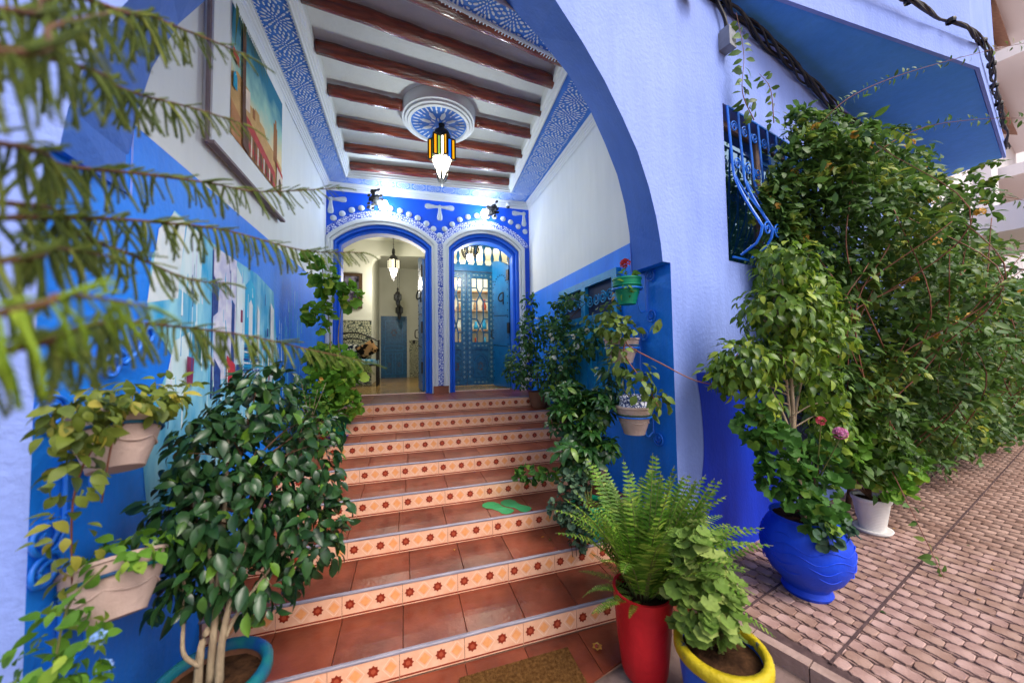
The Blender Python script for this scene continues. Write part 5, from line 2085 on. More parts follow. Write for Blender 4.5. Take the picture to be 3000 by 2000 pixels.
# --- dark leaved ficus in a brown pot, beside the first step
t = thing('potted_ficus', (-0.69, 1.60, 0), 'bushy ficus with dark glossy leaves and pale stems in a brown pot', 'potted plant')
pot(t, (-0.69, 1.60, 0), [(0.11, 0.0), (0.125, 0.03), (0.155, 0.25), (0.168, 0.40), (0.172, 0.45)], 'pot_brown', 'rim_marine', (0.02, 0.045), soil_z=-0.05)
stems = [[(-0.70, 1.62, 0.40), (-0.69, 1.62, 0.62), (-0.70, 1.70, 0.95), (-0.72, 1.78, 1.3)], [(-0.665, 1.60, 0.40), (-0.655, 1.61, 0.60), (-0.62, 1.72, 0.9), (-0.56, 1.85, 1.1)],
         [(-0.73, 1.60, 0.40), (-0.72, 1.60, 0.56), (-0.70, 1.63, 0.7), (-0.78, 1.72, 1.1)], [(-0.72, 1.59, 0.50), (-0.765, 1.585, 0.56), (-0.775, 1.60, 0.66), (-0.80, 1.65, 0.8)], [(-0.655, 1.61, 0.56), (-0.62, 1.64, 0.64), (-0.56, 1.70, 0.72), (-0.47, 1.78, 0.82)]]
for k, L in enumerate(stems):
    twigs(t, [L], 0.015 if k < 3 else 0.008, 0.005, 'bark_pale', 'stem', 8, 6)
blobs = [((-0.70, 1.77, 1.0), (0.22, 0.2, 0.23), 330), ((-0.78, 1.80, 1.24), (0.16, 0.16, 0.17), 170), ((-0.68, 1.95, 1.38), (0.20, 0.18, 0.17), 200), ((-0.50, 1.92, 1.06), (0.20, 0.18, 0.23), 230),
         ((-0.44, 1.80, 0.82), (0.18, 0.15, 0.18), 170), ((-0.58, 1.72, 0.72), (0.18, 0.14, 0.14), 140), ((-0.82, 1.68, 1.0), (0.12, 0.12, 0.2), 120), ((-0.66, 2.03, 1.50), (0.15, 0.14, 0.10), 80), ((-0.33, 1.88, 0.86), (0.08, 0.08, 0.09), 28), ((-0.72, 1.64, 0.80), (0.13, 0.08, 0.13), 80), ((-0.80, 1.62, 0.76), (0.08, 0.07, 0.08), 30), ((-0.42, 1.95, 1.25), (0.12, 0.12, 0.12), 60)]
blobs = [(c_, r_, int(n_ * 1.4)) for c_, r_, n_ in blobs]
fr = blob_frames(blobs, (0.5, 1.0), 0.75, 0.35, 0.5)
scatter(t, fic, fr)
tw = []
for k in range(36):
    f = rnd.choice(fr)
    p = f.translation
    c = Vector((-0.64, 1.76, p.z * 0.75 + 0.2))
    tw.append([c.lerp(p, 0.25), c.lerp(p, 0.6) + Vector((0, 0, 0.02)), p])
twigs(t, tw, 0.004, 0.0015, 'bark_brown', 'twig', 4, 3)

# --- wall planters on scroll brackets
swag_pts = lambda c, r_, z_: [Vector((c[0] + r_ * math.cos(a), c[1] + r_ * math.sin(a), c[2] + z_ - 0.018 * abs(math.sin(a * 2.5)))) for a in np.linspace(0, 2 * math.pi, 61)]


def wall_pot(c, r_, h, label, ring_m='rim_marine', collar=False, name='wall_planter', tilt=0):
    t = thing(name, c, label, 'planter')
    prof = [(r_ * 0.58, 0.0), (r_ * 0.60, h * 0.06), (r_ * 0.62, h * 0.1), (r_ * 0.80, h * 0.45), (r_ * 0.90, h * 0.68), (r_ * 0.93, h * 0.72), (r_ * 0.96, h * 0.92), (r_ * 1.02, h * 0.94), (r_ * 1.0, h)]
    o = pot(t, c, prof, 'pot_beige', None, soil_z=-0.02)
    if tilt:
        away = Vector((c[0], c[1], 0)).normalized()
        ax = Vector((-away.y, away.x, 0))
        M = Matrix.Rotation(R(tilt), 4, ax) @ Matrix.Translation(-Vector(c))
        for q_ in t.children:
            q_.matrix_basis = M
    g = MB()
    g.tube([Vector((c[0] + r_ * 0.945 * math.cos(a), c[1] + r_ * 0.945 * math.sin(a), c[2] + h * 0.71)) for a in np.linspace(0, 2 * math.pi, 41)], 0.006, 6, cap=False)
    g.build('band', ring_m, o, 'all')
    g = MB()
    g.tube(swag_pts(c, r_ * 0.80, h * 0.5), 0.0035, 5, cap=False)
    g.build('swag', 'pot_beige', o, 'all')
    if collar:
        g = MB()
        g.lathe([(r_ * 0.86, h * 1.001), (r_ * 0.80, h * 1.05), (r_ * 0.78, h * 1.22), (r_ * 0.86, h * 1.36), (r_ * 0.83, h * 1.36), (r_ * 0.74, h * 1.2)], 28, c)
        g.build('ceramic_collar', 'pot_ceramic', o, 'all')
    if tilt:
        for q_ in o.children:
            q_.matrix_basis = Matrix.Identity(4)
    return t


def bracket(wall_x, sgn, c, r_, label, zlow, hoop=True):
    """iron scroll against the wall and a hoop that carries the pot; sgn: direction from wall to room"""
    t = thing('scroll_bracket', (wall_x, c[1], c[2]), label, 'bracket')
    if hoop:
        g = MB()
        g.tube([Vector((c[0] + r_ * math.cos(a), c[1] + r_ * math.sin(a), c[2])) for a in np.linspace(0, 2 * math.pi, 33)], 0.007, 6, cap=False)
        g.build('hoop', 'blue_iron', t, 'all')
    x = wall_x + sgn * 0.014
    g = MB()
    g.tube([(x, c[1], c[2] + 0.10), (x, c[1], c[2] - 0.02), (x, c[1], zlow + 0.03)], 0.008, 6)
    g.build('wall_bar', 'blue_iron', t)
    for dz, a0, sg in ((c[2] + 0.10, math.pi, 1), (zlow, 0, -1)):
        g = MB()
        sp_ = spiral((x, c[1] - 0.055, dz), (0, 1, 0), (0, 0, 1), 0.055, 0.014, 1.7 * sg, 30, 0)
        g.tube(sp_, 0.007, 6)
        g.build('scroll', 'blue_iron', t, 'all')
    g = MB()
    g.tube(bez([(x, c[1], zlow + 0.04), (x + sgn * 0.06, c[1], c[2] - 0.16), (c[0] - sgn * r_ * 0.75, c[1], c[2] - 0.01)], 6), 0.007, 6)
    g.build('brace', 'blue_iron', t, 'all')


pl = [leaf_mesh('leaf', 0.05, 0.028, 'leaf_yellow', 0.2, 0.35, 4), leaf_mesh('leaf', 0.042, 0.026, 'leaf_yellow', 0.3, 0.5, 4)]
plg = [leaf_mesh('leaf', 0.055, 0.034, 'leaf_geranium', 0.2, 0.35, 4), leaf_mesh('leaf', 0.045, 0.026, 'leaf_geranium', 0.3, 0.5, 4)]
c1 = (-0.885, 1.45, 1.265)
t = wall_pot(c1, 0.112, 0.175, 'upper beige wall pot of the mural wall, with dark blue band and yellowing leaves', tilt=22)
fr = blob_frames([((-0.88, 1.52, 1.47), (0.13, 0.16, 0.06), 190), ((-0.87, 1.30, 1.45), (0.07, 0.08, 0.09), 130), ((-0.88, 1.29, 1.30), (0.05, 0.05, 0.08), 34), ((-0.93, 1.34, 1.12), (0.05, 0.06, 0.12), 22), ((-0.90, 1.72, 1.50), (0.1, 0.1, 0.06), 35), ((-0.93, 1.40, 0.98), (0.04, 0.04, 0.1), 10)], (0.7, 1.2), 0.5)
scatter(t, pl, fr)
twigs(t, [[(-0.86, 1.45, 1.42), (-0.9, 1.38, 1.35), (-0.94, 1.38, 1.2), (-0.95, 1.40, 0.95)], [(-0.86, 1.45, 1.42), (-0.84, 1.36, 1.38), (-0.85, 1.34, 1.2)]], 0.004, 0.002, 'stem_red', 'stem')
bracket(-1.02, 1, (-0.885, 1.45, 1.36), 0.105, 'blue iron scroll bracket under the yellowing wall pot', 1.10, False)
c2 = (-0.88, 1.45, 0.80)
t = wall_pot(c2, 0.125, 0.17, 'beige wall pot with blue band and pale blue flowers, the lower one near the corner', tilt=28)
fr = blob_frames([((-0.88, 1.27, 0.86), (0.09, 0.09, 0.12), 85), ((-0.87, 1.25, 0.72), (0.08, 0.08, 0.14), 60), ((-0.88, 1.24, 0.55), (0.07, 0.08, 0.10), 35), ((-0.87, 1.50, 0.99), (0.11, 0.13, 0.04), 75), ((-0.86, 1.20, 0.62), (0.05, 0.05, 0.06), 15)], (0.7, 1.15), 0.5)
scatter(t, plg, fr)
sk = flower_mesh('flower', 'petal_sky', 0.014)
for p_ in ((-0.80, 1.27, 0.86), (-0.81, 1.30, 0.76)):
    umbel(t, p_, 0.014, sk, 5)
twigs(t, [[(-0.86, 1.38, 1.0), (-0.87, 1.27, 0.95), (-0.87, 1.23, 0.7), (-0.87, 1.22, 0.5)]], 0.004, 0.002, 'stem_green', 'stem')
bracket(-1.02, 1, (-0.88, 1.45, 0.90), 0.115, 'blue iron scroll bracket under the pot with pale blue flowers', 0.64, False)
# empty scroll higher on the wall, a terracotta strip behind
t = thing('scroll_bracket', (-1.0, 1.62, 1.6), 'empty dark blue iron scroll on the wall above the yellowing pot', 'bracket')
for cy, cz, r_ in ((1.60, 1.60, 0.062), (1.78, 1.72, 0.05)):
    g = MB()
    g.tube(spiral((-1.0, cy, cz), (0, 1, 0), (0, 0, 1), r_, 0.014, 1.6, 30, 0.5), 0.009, 6)
    g.build('scroll', 'blue_iron', t, 'all')
g = MB()
g.tube(bez([(-1.0, 1.66, 1.6), (-0.99, 1.72, 1.66), (-1.0, 1.74, 1.76)], 5), 0.009, 6)
g.build('wall_bar', 'blue_iron', t, 'all')

# teal jar at the foot of the wall
t = thing('teal_jar', (-0.90, 1.42, 0), 'teal glazed jar standing low between wall and brown pot', 'pot')
pot(t, (-0.90, 1.42, 0), [(0.07, 0.0), (0.10, 0.12), (0.125, 0.28), (0.11, 0.42), (0.07, 0.50), (0.085, 0.545)], 'pot_teal', None, soil_z=-0.04)

# --- geraniums on the upper steps
ger = [round_leaf('leaf', 0.045, 'leaf_geranium', 7, 0.2, 0.08, 1), round_leaf('leaf', 0.038, 'leaf_geranium', 6, 0.28, 0.1, 2)]
gerd = [round_leaf('leaf', 0.042, 'leaf_geranium_deep', 7, 0.2, 0.08, 3), round_leaf('leaf', 0.034, 'leaf_geranium_deep', 6, 0.28, 0.1, 4)]
gerl = [round_leaf('leaf', 0.034, 'leaf_geranium_lime', 7, 0.22, 0.1, 5), round_leaf('leaf', 0.027, 'leaf_geranium_lime', 6, 0.3, 0.12, 6)]
t = thing('potted_geranium', (-0.66, 3.92, 0.816), 'tall leggy geranium in a green pot with purple saucer on the upper steps', 'potted plant')
g = MB()
pot(t, (-0.66, 3.92, 0.832), [(0.07, 0.0), (0.085, 0.08), (0.10, 0.17), (0.108, 0.2)], 'pot_green', 'pot_green', (0.008, 0.025))
g.lathe([(0.0, 0.0), (0.10, 0.0), (0.115, 0.025), (0.10, 0.02), (0.0, 0.016)], 20, (-0.66, 3.92, 0.816))
g.build('saucer', 'pot_purple', t, 'all')
scatter(t, ger, blob_frames([((-0.72, 3.70, 1.60), (0.20, 0.18, 0.15), 120), ((-0.60, 3.78, 1.48), (0.18, 0.14, 0.2), 120), ((-0.75, 3.6, 1.30), (0.2, 0.16, 0.2), 120), ((-0.72, 3.55, 2.36), (0.13, 0.1, 0.15), 50), ((-0.54, 3.58, 2.20), (0.12, 0.08, 0.14), 42), ((-0.76, 3.55, 2.0), (0.10, 0.08, 0.16), 40), ((-0.80, 3.56, 2.5), (0.07, 0.06, 0.06), 14), ((-0.58, 3.78, 1.15), (0.14, 0.12, 0.14), 70)], (0.8, 1.35), 0.1, 0.3, 0.4))
twigs(t, [[(-0.66, 3.92, 1.0), (-0.70, 3.75, 1.5), (-0.68, 3.62, 1.85), (-0.74, 3.58, 2.45)], [(-0.66, 3.92, 1.0), (-0.60, 3.8, 1.45), (-0.62, 3.68, 1.8), (-0.56, 3.6, 2.25)], [(-0.66, 3.9, 1.0), (-0.74, 3.7, 1.3), (-0.80, 3.6, 1.55)], [(-0.66, 3.9, 1.0), (-0.6, 3.8, 1.3), (-0.54, 3.75, 1.55)]], 0.009, 0.004, 'bark_pale')
t = thing('potted_shrub', (-0.80, 3.30, 0.68), 'small leaved shrub with red blossom and pale twigs between ficus and geranium', 'potted plant')
pot(t, (-0.80, 3.36, 0.68), [(0.08, 0.0), (0.10, 0.1), (0.115, 0.2)], 'pot_brown', None)
sml = [leaf_mesh('leaf', 0.042, 0.024, 'leaf_geranium_deep', 0.2, 0.3, 3), leaf_mesh('leaf', 0.035, 0.02, 'leaf_geranium_deep', 0.3, 0.4, 3)]
scatter(t, sml, blob_frames([((-0.80, 3.35, 1.22), (0.18, 0.16, 0.22), 230), ((-0.68, 3.45, 1.05), (0.14, 0.12, 0.18), 150), ((-0.85, 3.25, 1.0), (0.14, 0.12, 0.18), 150)], (0.8, 1.3), 0.2, 0.2))
twigs(t, [[(-0.8, 3.36, 0.85), (-0.78, 3.35, 1.05), (-0.80 + k * 0.06 - 0.15, 3.3, 1.3 + 0.05 * (k % 3))] for k in range(6)], 0.006, 0.002, 'bark_pale', 'twig')
rd = flower_mesh('flower', 'petal_red', 0.02)
umbel(t, (-0.66, 3.25, 0.93), 0.025, rd, 9)
umbel(t, (-0.72, 3.42, 1.42), 0.02, flower_mesh('flower', 'petal_orange', 0.016), 7)

# --- flowering shrub at the landing, against the shutter
shl = [leaf_mesh('leaf', 0.055, 0.032, 'leaf_shrub', 0.2, 0.3, 3), leaf_mesh('leaf', 0.045, 0.026, 'leaf_shrub', 0.3, 0.4, 3)]
t = thing('flowering_shrub', (1.62, 4.1, 0.95), 'dense climbing shrub with small white flowers against the turquoise shutter', 'shrub')
pot(t, (1.60, 4.12, 0.954), [(0.09, 0.0), (0.12, 0.1), (0.135, 0.2)], 'pot_brown', None)
scatter(t, shl, blob_frames([((1.44, 4.28, 1.48), (0.25, 0.22, 0.32), 560), ((1.50, 4.05, 1.88), (0.2, 0.2, 0.26), 420), ((1.62, 3.60, 1.94), (0.15, 0.22, 0.18), 330), ((1.58, 3.40, 1.56), (0.17, 0.24, 0.28), 480), ((1.48, 4.05, 2.24), (0.09, 0.09, 0.16), 90), ((1.64, 2.95, 1.75), (0.12, 0.24, 0.20), 260), ((1.58, 3.75, 1.38), (0.18, 0.22, 0.26), 360), ((1.62, 3.3, 2.17), (0.08, 0.4, 0.06), 130)], (0.85, 1.45), 0.3, 0.25))
twigs(t, [[(1.6, 4.12, 1.15), (1.56, 4.1, 1.6), (1.52, 4.05, 2.0), (1.50, 4.05, 2.32)], [(1.6, 4.1, 1.15), (1.64, 3.8, 1.5), (1.66, 3.5, 1.9), (1.66, 3.0, 2.1)], [(1.6, 4.1, 1.15), (1.64, 3.7, 1.4), (1.64, 3.2, 1.6), (1.64, 2.8, 1.75)], [(1.6, 4.1, 1.15), (1.54, 4.25, 1.5), (1.45, 4.3, 1.7)]], 0.008, 0.003, 'bark_brown')
wf = flower_mesh('flower', 'petal_white', 0.017)
for k in range(26):
    c = rnd.choice([(1.42, 4.15, 1.55), (1.5, 3.25, 1.6), (1.5, 3.35, 1.7), (1.45, 3.95, 1.9), (1.54, 2.85, 1.7), (1.46, 4.1, 1.35)])
    umbel(t, (c[0] + rnd.uniform(-0.06, 0.05), c[1] + rnd.uniform(-0.14, 0.14), c[2] + rnd.uniform(-0.14, 0.14)), 0.016, wf, 5)

# --- schefflera and trailing succulents in a green pot on the second step
pal = [palmate_leaf('leaf', 0.105, 'leaf_schefflera', 7), palmate_leaf('leaf', 0.085, 'leaf_schefflera', 8)]
t = thing('potted_schefflera', (1.30, 2.36, 0.272), 'umbrella plant with palmate leaves in a green pot on the second step', 'potted plant')
pot(t, (1.30, 2.36, 0.285), [(0.085, 0.0), (0.10, 0.06), (0.125, 0.20), (0.13, 0.23)], 'pot_green', 'pot_green', (0.008, 0.03))
g = MB()
g.lathe([(0.0, 0.0), (0.11, 0.0), (0.125, 0.024), (0.11, 0.018), (0.0, 0.014)], 20, (1.30, 2.36, 0.272))
g.build('saucer', 'rim_marine', t, 'all')
scatter(t, pal, blob_frames([((1.30, 2.52, 1.10), (0.22, 0.18, 0.17), 84), ((1.42, 2.42, 1.22), (0.17, 0.16, 0.15), 54), ((1.26, 2.62, 1.26), (0.16, 0.14, 0.11), 34), ((1.24, 2.38, 0.88), (0.17, 0.14, 0.15), 52), ((1.38, 2.34, 0.95), (0.13, 0.12, 0.16), 36)], (0.8, 1.25), 0.0, 0.35, 1.4))
twigs(t, [[(1.30, 2.36, 0.48), (1.30, 2.42, 0.8), (1.30, 2.5, 1.15)], [(1.31, 2.36, 0.48), (1.36, 2.4, 0.8), (1.42, 2.42, 1.2)], [(1.29, 2.36, 0.48), (1.25, 2.38, 0.7), (1.22, 2.38, 0.9)]], 0.01, 0.005, 'stem_green')
t2 = thing('trailing_succulent', (1.18, 2.30, 0.45), 'grey green trailing succulent spilling over the green pot edge', 'plant')
suc = [round_leaf('leaf', 0.026, 'leaf_succulent', 5, 0.3, 0.04, 8), leaf_mesh('leaf', 0.04, 0.03, 'leaf_succulent', 0.3, 0.2, 3)]
scatter(t2, suc, blob_frames([((1.16, 2.30, 0.70), (0.13, 0.10, 0.10), 120), ((1.12, 2.26, 0.52), (0.12, 0.08, 0.14), 130), ((1.15, 2.21, 0.38), (0.09, 0.05, 0.12), 80), ((1.02, 2.28, 0.55), (0.07, 0.06, 0.10), 45)], (0.7, 1.2), 0.3, 0.2))
twigs(t2, [[(1.24, 2.34, 0.50), (1.16, 2.27, 0.56), (1.12 + 0.03 * (k % 4) - 0.04, 2.22, 0.4), (1.12 + 0.03 * (k % 4) - 0.04, 2.2, 0.24)] for k in range(7)], 0.004, 0.002, 'bark_brown', 'stem')
vin = [round_leaf('leaf', 0.03, 'leaf_geranium_deep', 5, 0.2, 0.12, 9)]
scatter(t2, vin, blob_frames([((0.93, 2.64, 0.66), (0.11, 0.07, 0.07), 34), ((1.05, 2.5, 0.70), (0.08, 0.08, 0.05), 18)], (0.8, 1.2), 0.1, 0.2), name='vine_leaf')

# --- dark spotted plant behind and the three wall pots of the porch corner
drk = [leaf_mesh('leaf', 0.10, 0.03, 'leaf_ficus', 0.3, 0.4, 4), leaf_mesh('leaf', 0.085, 0.03, 'leaf_schefflera', 0.3, 0.5, 4)]
RX = 1.62
t = wall_pot((RX, 2.27, 1.985), 0.108, 0.20, 'green bucket pot with a red flower on the porch corner wall', 'pot_green')
for o in list(t.children):
    if o.name.startswith('pot'):
        o.data.materials[0] = MATS['pot_green']
        for ch in o.children:
            ch.data.materials[0] = MATS['pot_green']
scatter(t, plg, blob_frames([((RX, 2.27, 2.20), (0.09, 0.09, 0.03), 22), ((1.56, 2.2, 2.08), (0.03, 0.03, 0.12), 12)], (0.7, 1.1), 0.3))
scatter(t, [leaf_mesh('dry_leaf', 0.05, 0.025, 'petal_orange', 0.5, 0.6, 3)], blob_frames([((1.57, 2.36, 2.02), (0.04, 0.04, 0.14), 6)], (0.6, 1.0), 0.9), name='dry_leaf')
umbel(t, (1.59, 2.24, 2.29), 0.026, flower_mesh('flower', 'petal_red', 0.026), 12)
twigs(t, [[(RX, 2.26, 2.17), (1.60, 2.25, 2.23), (1.59, 2.24, 2.28)]], 0.003, 0.002, 'stem_green')
bracket(1.803, -1, (RX, 2.27, 2.10), 0.108, 'blue iron bracket holding the green bucket pot', 1.90)
t = wall_pot((RX, 2.36, 1.54), 0.135, 0.19, 'beige wall pot overgrown by olive creeper leaves on the porch corner wall')
pth = [leaf_mesh('leaf', 0.075, 0.05, 'leaf_pothos', 0.15, 0.3, 4), leaf_mesh('leaf', 0.06, 0.044, 'leaf_pothos', 0.25, 0.4, 4)]
scatter(t, pth, blob_frames([((1.52, 2.26, 1.80), (0.15, 0.18, 0.09), 90), ((1.48, 2.22, 1.60), (0.07, 0.12, 0.16), 40), ((1.55, 2.02, 1.42), (0.10, 0.08, 0.14), 42), ((1.64, 1.98, 1.28), (0.08, 0.05, 0.10), 24), ((1.55, 2.5, 1.95), (0.1, 0.2, 0.09), 40), ((1.66, 1.96, 1.82), (0.05, 0.04, 0.08), 5)], (0.75, 1.15), 0.6, 0.2))
twigs(t, [[(RX, 2.3, 1.72), (1.52, 2.12, 1.66), (1.62, 1.92, 1.54), (1.78, 1.80, 1.43), (1.95, 1.72, 1.40)], [(RX, 2.3, 1.72), (1.50, 2.15, 1.6), (1.55, 2.0, 1.4), (1.64, 1.96, 1.22)]], 0.006, 0.003, 'stem_red')
bracket(1.80, -1, (RX, 2.36, 1.655), 0.128, 'blue iron bracket under the creeper pot', 1.42)
t = wall_pot((RX, 2.23, 1.02), 0.13, 0.205, 'beige wall pot with a blue and white ceramic collar', 'leaf_succulent', True)
bracket(1.80, -1, (RX, 2.23, 1.15), 0.122, 'blue iron bracket under the pot with the ceramic collar', 0.98)
scatter(t, drk, blob_frames([((1.55, 2.34, 1.50), (0.13, 0.14, 0.10), 46), ((1.50, 2.40, 1.34), (0.12, 0.10, 0.12), 46), ((1.56, 2.24, 1.36), (0.05, 0.05, 0.05), 8)], (0.8, 1.3), 0.3, 0.1, 0.8))
twigs(t, [[(RX, 2.24, 1.26), (1.57, 2.3, 1.36), (1.55, 2.34, 1.5)]], 0.006, 0.003, 'stem_green')

# --- ferns in the red pot
def frond_mesh(name, curl, seed, n=26):
    q = MB()
    rr = random.Random(seed)
    pts = []
    for i in range(n + 1):
        t_ = i / n
        pts.append(Vector((0.04 * math.sin(2 * t_) * (1 if seed % 2 else -1), t_ * (1 - 0.25 * curl * t_), 0.10 * t_ - curl * 0.45 * t_ * t_)))
    q.tube(pts[::2], [0.006 * (1 - 0.7 * i / (len(pts[::2]) - 1)) for i in range(len(pts[::2]))], 4)
    q.m = [1] * len(q.f)
    for i in range(2, n):
        t_ = i / n
        L = 0.105 * min(1, t_ * 4) * (1 - t_ ** 2.2) + 0.012
        d = (pts[i + 1] - pts[i]).normalized()
        for s_ in (-1, 1):
            sd_ = Vector((s_, 0, 0.15 + rr.uniform(-0.12, 0.12))) + d * 0.28
            sd_.normalize()
            p0 = pts[i]
            w = 0.017
            o = len(q.v)
            q.v += [tuple(p0 - d * w * 0.5), tuple(p0 + d * w * 0.5), tuple(p0 + sd_ * L * 0.6 + d * w * 0.5), tuple(p0 + sd_ * L + Vector((0, 0, -0.012))), tuple(p0 + sd_ * L * 0.6 - d * w * 0.45)]
            f = (o, o + 1, o + 2, o + 3, o + 4)
            q.f.append(f if s_ < 0 else f[::-1])
            q.m.append(0)
    return q.mesh(name, ['leaf_fern', 'stem_green'], 'all')


t = thing('potted_fern', (1.16, 1.57, 0), 'sword fern with arching fronds in a tall red pot beside the stairs', 'potted plant')
pot(t, (1.16, 1.57, 0), [(0.105, 0.0), (0.112, 0.02), (0.13, 0.18), (0.142, 0.34), (0.148, 0.41)], 'pot_red', None, soil_z=-0.05)
frs = []
fm = [frond_mesh('frond', 0.35, 1), frond_mesh('frond', 0.6, 2), frond_mesh('frond', 1.0, 3)]
for k in range(120):
    a = rnd.gauss(0.4, 1.4)
    el = rnd.uniform(0.85, 1.5)
    if k < 9:
        a, el = rnd.uniform(-0.9, 1.2), rnd.uniform(0.2, 0.75)
    elif math.cos(a) < -0.2:
        el = max(el, 1.1)
    d = Vector((math.cos(a) * math.cos(el), math.sin(a) * math.cos(el), math.sin(el)))
    if k < 3:
        d = Vector((0.95, 0.25 - 0.2 * k, 0.65 - 0.12 * k))
    s_ = rnd.uniform(0.36, 0.66) * (1.2 if el > 0.8 else 1.0) * (1.4 if k < 3 else 1)
    p0 = Vector((1.16 + 0.05 * math.cos(a), 1.57 + 0.05 * math.sin(a), 0.37))
    frs.append(frame(p0, d, Vector((-math.cos(a) * 0.3, -math.sin(a) * 0.3, 1)), s_))
for k in range(18):      # drooping outer fronds
    a = rnd.uniform(-0.9, 4.0)
    d = Vector((math.cos(a), math.sin(a), 0.25))
    frs.append(frame(Vector((1.16 + 0.06 * math.cos(a), 1.57 + 0.06 * math.sin(a), 0.38)), d, Vector((0, 0, 1)), rnd.uniform(0.22, 0.34)))
for k in range(16):      # long fronds arching over the pavement side
    a = rnd.uniform(-0.75, 0.75)
    el = rnd.uniform(0.45, 0.95)
    d = Vector((math.cos(a) * math.cos(el), math.sin(a) * math.cos(el), math.sin(el)))
    frs.append(frame(Vector((1.20, 1.57 + 0.04 * math.sin(a), 0.38)), d, Vector((-0.4 * math.cos(a), -0.4 * math.sin(a), 1)), rnd.uniform(0.55, 0.80)))
scatter(t, fm, frs, 'frond', 'fronds')

# --- geranium in the blue pot with yellow rim
t = thing('potted_geranium', (1.33, 1.26, -0.02), 'lime green geranium in a blue pot with yellow rim', 'potted plant')
pot(t, (1.33, 1.26, -0.03), [(0.135, 0.0), (0.145, 0.05), (0.17, 0.25), (0.178, 0.35)], 'pot_blue', 'paint_yellow', (0.014, 0.05), soil_z=-0.045, thick=0.02)
gb = [((1.28, 1.34, 0.54), (0.14, 0.12, 0.17), 85), ((1.38, 1.33, 0.49), (0.13, 0.10, 0.14), 65), ((1.31, 1.36, 0.70), (0.12, 0.1, 0.11), 50), ((1.34, 1.26, 0.42), (0.11, 0.07, 0.08), 28), ((1.24, 1.32, 0.40), (0.08, 0.08, 0.08), 18)]
fr = []
for c, rad, n in gb:
    for _ in range(int(n * 1.55)):
        d = Vector((rnd.gauss(0, 1), rnd.gauss(0, 1), rnd.gauss(0.2, 1))).normalized()
        tt = rnd.uniform(0.5, 1.0)
        p_ = Vector((c[0] + d.x * rad[0] * tt, c[1] + d.y * rad[1] * tt, c[2] + d.z * rad[2] * tt))
        nm = d + Vector((0, -0.25, 0.7)) + rv(0.35)
        fr.append(frame(p_, Vector((d.x, d.y, -0.35)) + rv(0.3), nm, rnd.uniform(0.7, 1.2)))
scatter(t, gerl, fr)
twigs(t, [[(1.33 + 0.03 * math.cos(k), 1.28 + 0.03 * math.sin(k), 0.27), (1.32 + 0.06 * math.cos(k * 1.7), 1.31 + 0.04 * math.sin(k), 0.40), (1.31 + 0.1 * math.cos(k * 1.7), 1.33 + 0.08 * math.sin(k * 1.7), 0.54)] for k in range(9)], 0.007, 0.003, 'stem_green')

# --- ficus tree in the big cobalt jar
t = thing('potted_ficus', (2.50, 1.68, 0.05), 'light green ficus tree in a big bellied cobalt jar on the pavement', 'potted plant')
belly = [(0.125, 0.0), (0.135, 0.02), (0.122, 0.05), (0.13, 0.07), (0.19, 0.13), (0.232, 0.21), (0.246, 0.28), (0.238, 0.36), (0.205, 0.43), (0.178, 0.465), (0.185, 0.49)]
pot(t, (2.50, 1.68, PZ), belly, 'pot_cobalt', None, n=40, soil_z=-0.03)
g = MB()
for k in range(5):
    zz = 0.20 + k * 0.05
    rr_ = np.interp(zz, [q[1] for q in belly], [q[0] for q in belly])
    g.tube([Vector((2.50 + (rr_ + 0.0005) * math.cos(a), 1.68 + (rr_ + 0.0005) * math.sin(a), PZ + zz + 0.016 * math.sin(7 * a + k))) for a in np.linspace(0, 2 * math.pi, 97)], 0.003, 5, cap=False)
g.build('wave_relief', 'pot_cobalt', t, 'all', kind='stuff')
twigs(t, [[(2.50, 1.68, 0.5), (2.47, 1.68, 0.85), (2.42, 1.68, 1.2), (2.36, 1.66, 1.7)], [(2.51, 1.69, 0.5), (2.49, 1.69, 0.9), (2.45, 1.68, 1.3), (2.48, 1.64, 1.95)], [(2.49, 1.67, 0.5), (2.44, 1.67, 0.9), (2.36, 1.68, 1.2), (2.16, 1.68, 1.5)], [(2.46, 1.69, 0.9), (2.50, 1.70, 1.2), (2.62, 1.68, 1.6)], [(2.44, 1.68, 1.0), (2.42, 1.66, 1.4), (2.32, 1.62, 2.1)]], 0.016, 0.005, 'bark_pale', 'stem', 8, 6)
fr = blob_frames([((2.31, 1.64, 1.88), (0.27, 0.22, 0.21), 520), ((2.30, 1.60, 2.16), (0.17, 0.16, 0.17), 220), ((2.08, 1.68, 1.55), (0.22, 0.18, 0.18), 340), ((2.52, 1.63, 1.98), (0.24, 0.18, 0.2), 360), ((2.70, 1.66, 1.72), (0.22, 0.18, 0.22), 340), ((2.40, 1.66, 1.60), (0.25, 0.18, 0.18), 320), ((1.94, 1.74, 1.50), (0.15, 0.10, 0.08), 70), ((2.14, 1.64, 1.32), (0.12, 0.1, 0.12), 90), ((2.66, 1.66, 1.38), (0.2, 0.14, 0.18), 200), ((2.80, 1.68, 1.12), (0.16, 0.12, 0.18), 150), ((2.2, 1.68, 1.15), (0.10, 0.08, 0.14), 90), ((1.98, 1.72, 1.44), (0.16, 0.10, 0.12), 120)], (0.85, 1.4), 0.7, 0.3)
scatter(t, ficl, fr)
tw = []
for k in range(40):
    p_ = rnd.choice(fr).translation
    c = Vector((2.40, 1.67, min(p_.z - 0.1, 1.7)))
    tw.append([c, c.lerp(p_, 0.6) + Vector((0, 0, 0.03)), p_])
twigs(t, tw, 0.005, 0.0015, 'bark_pale', 'twig', 4, 3)
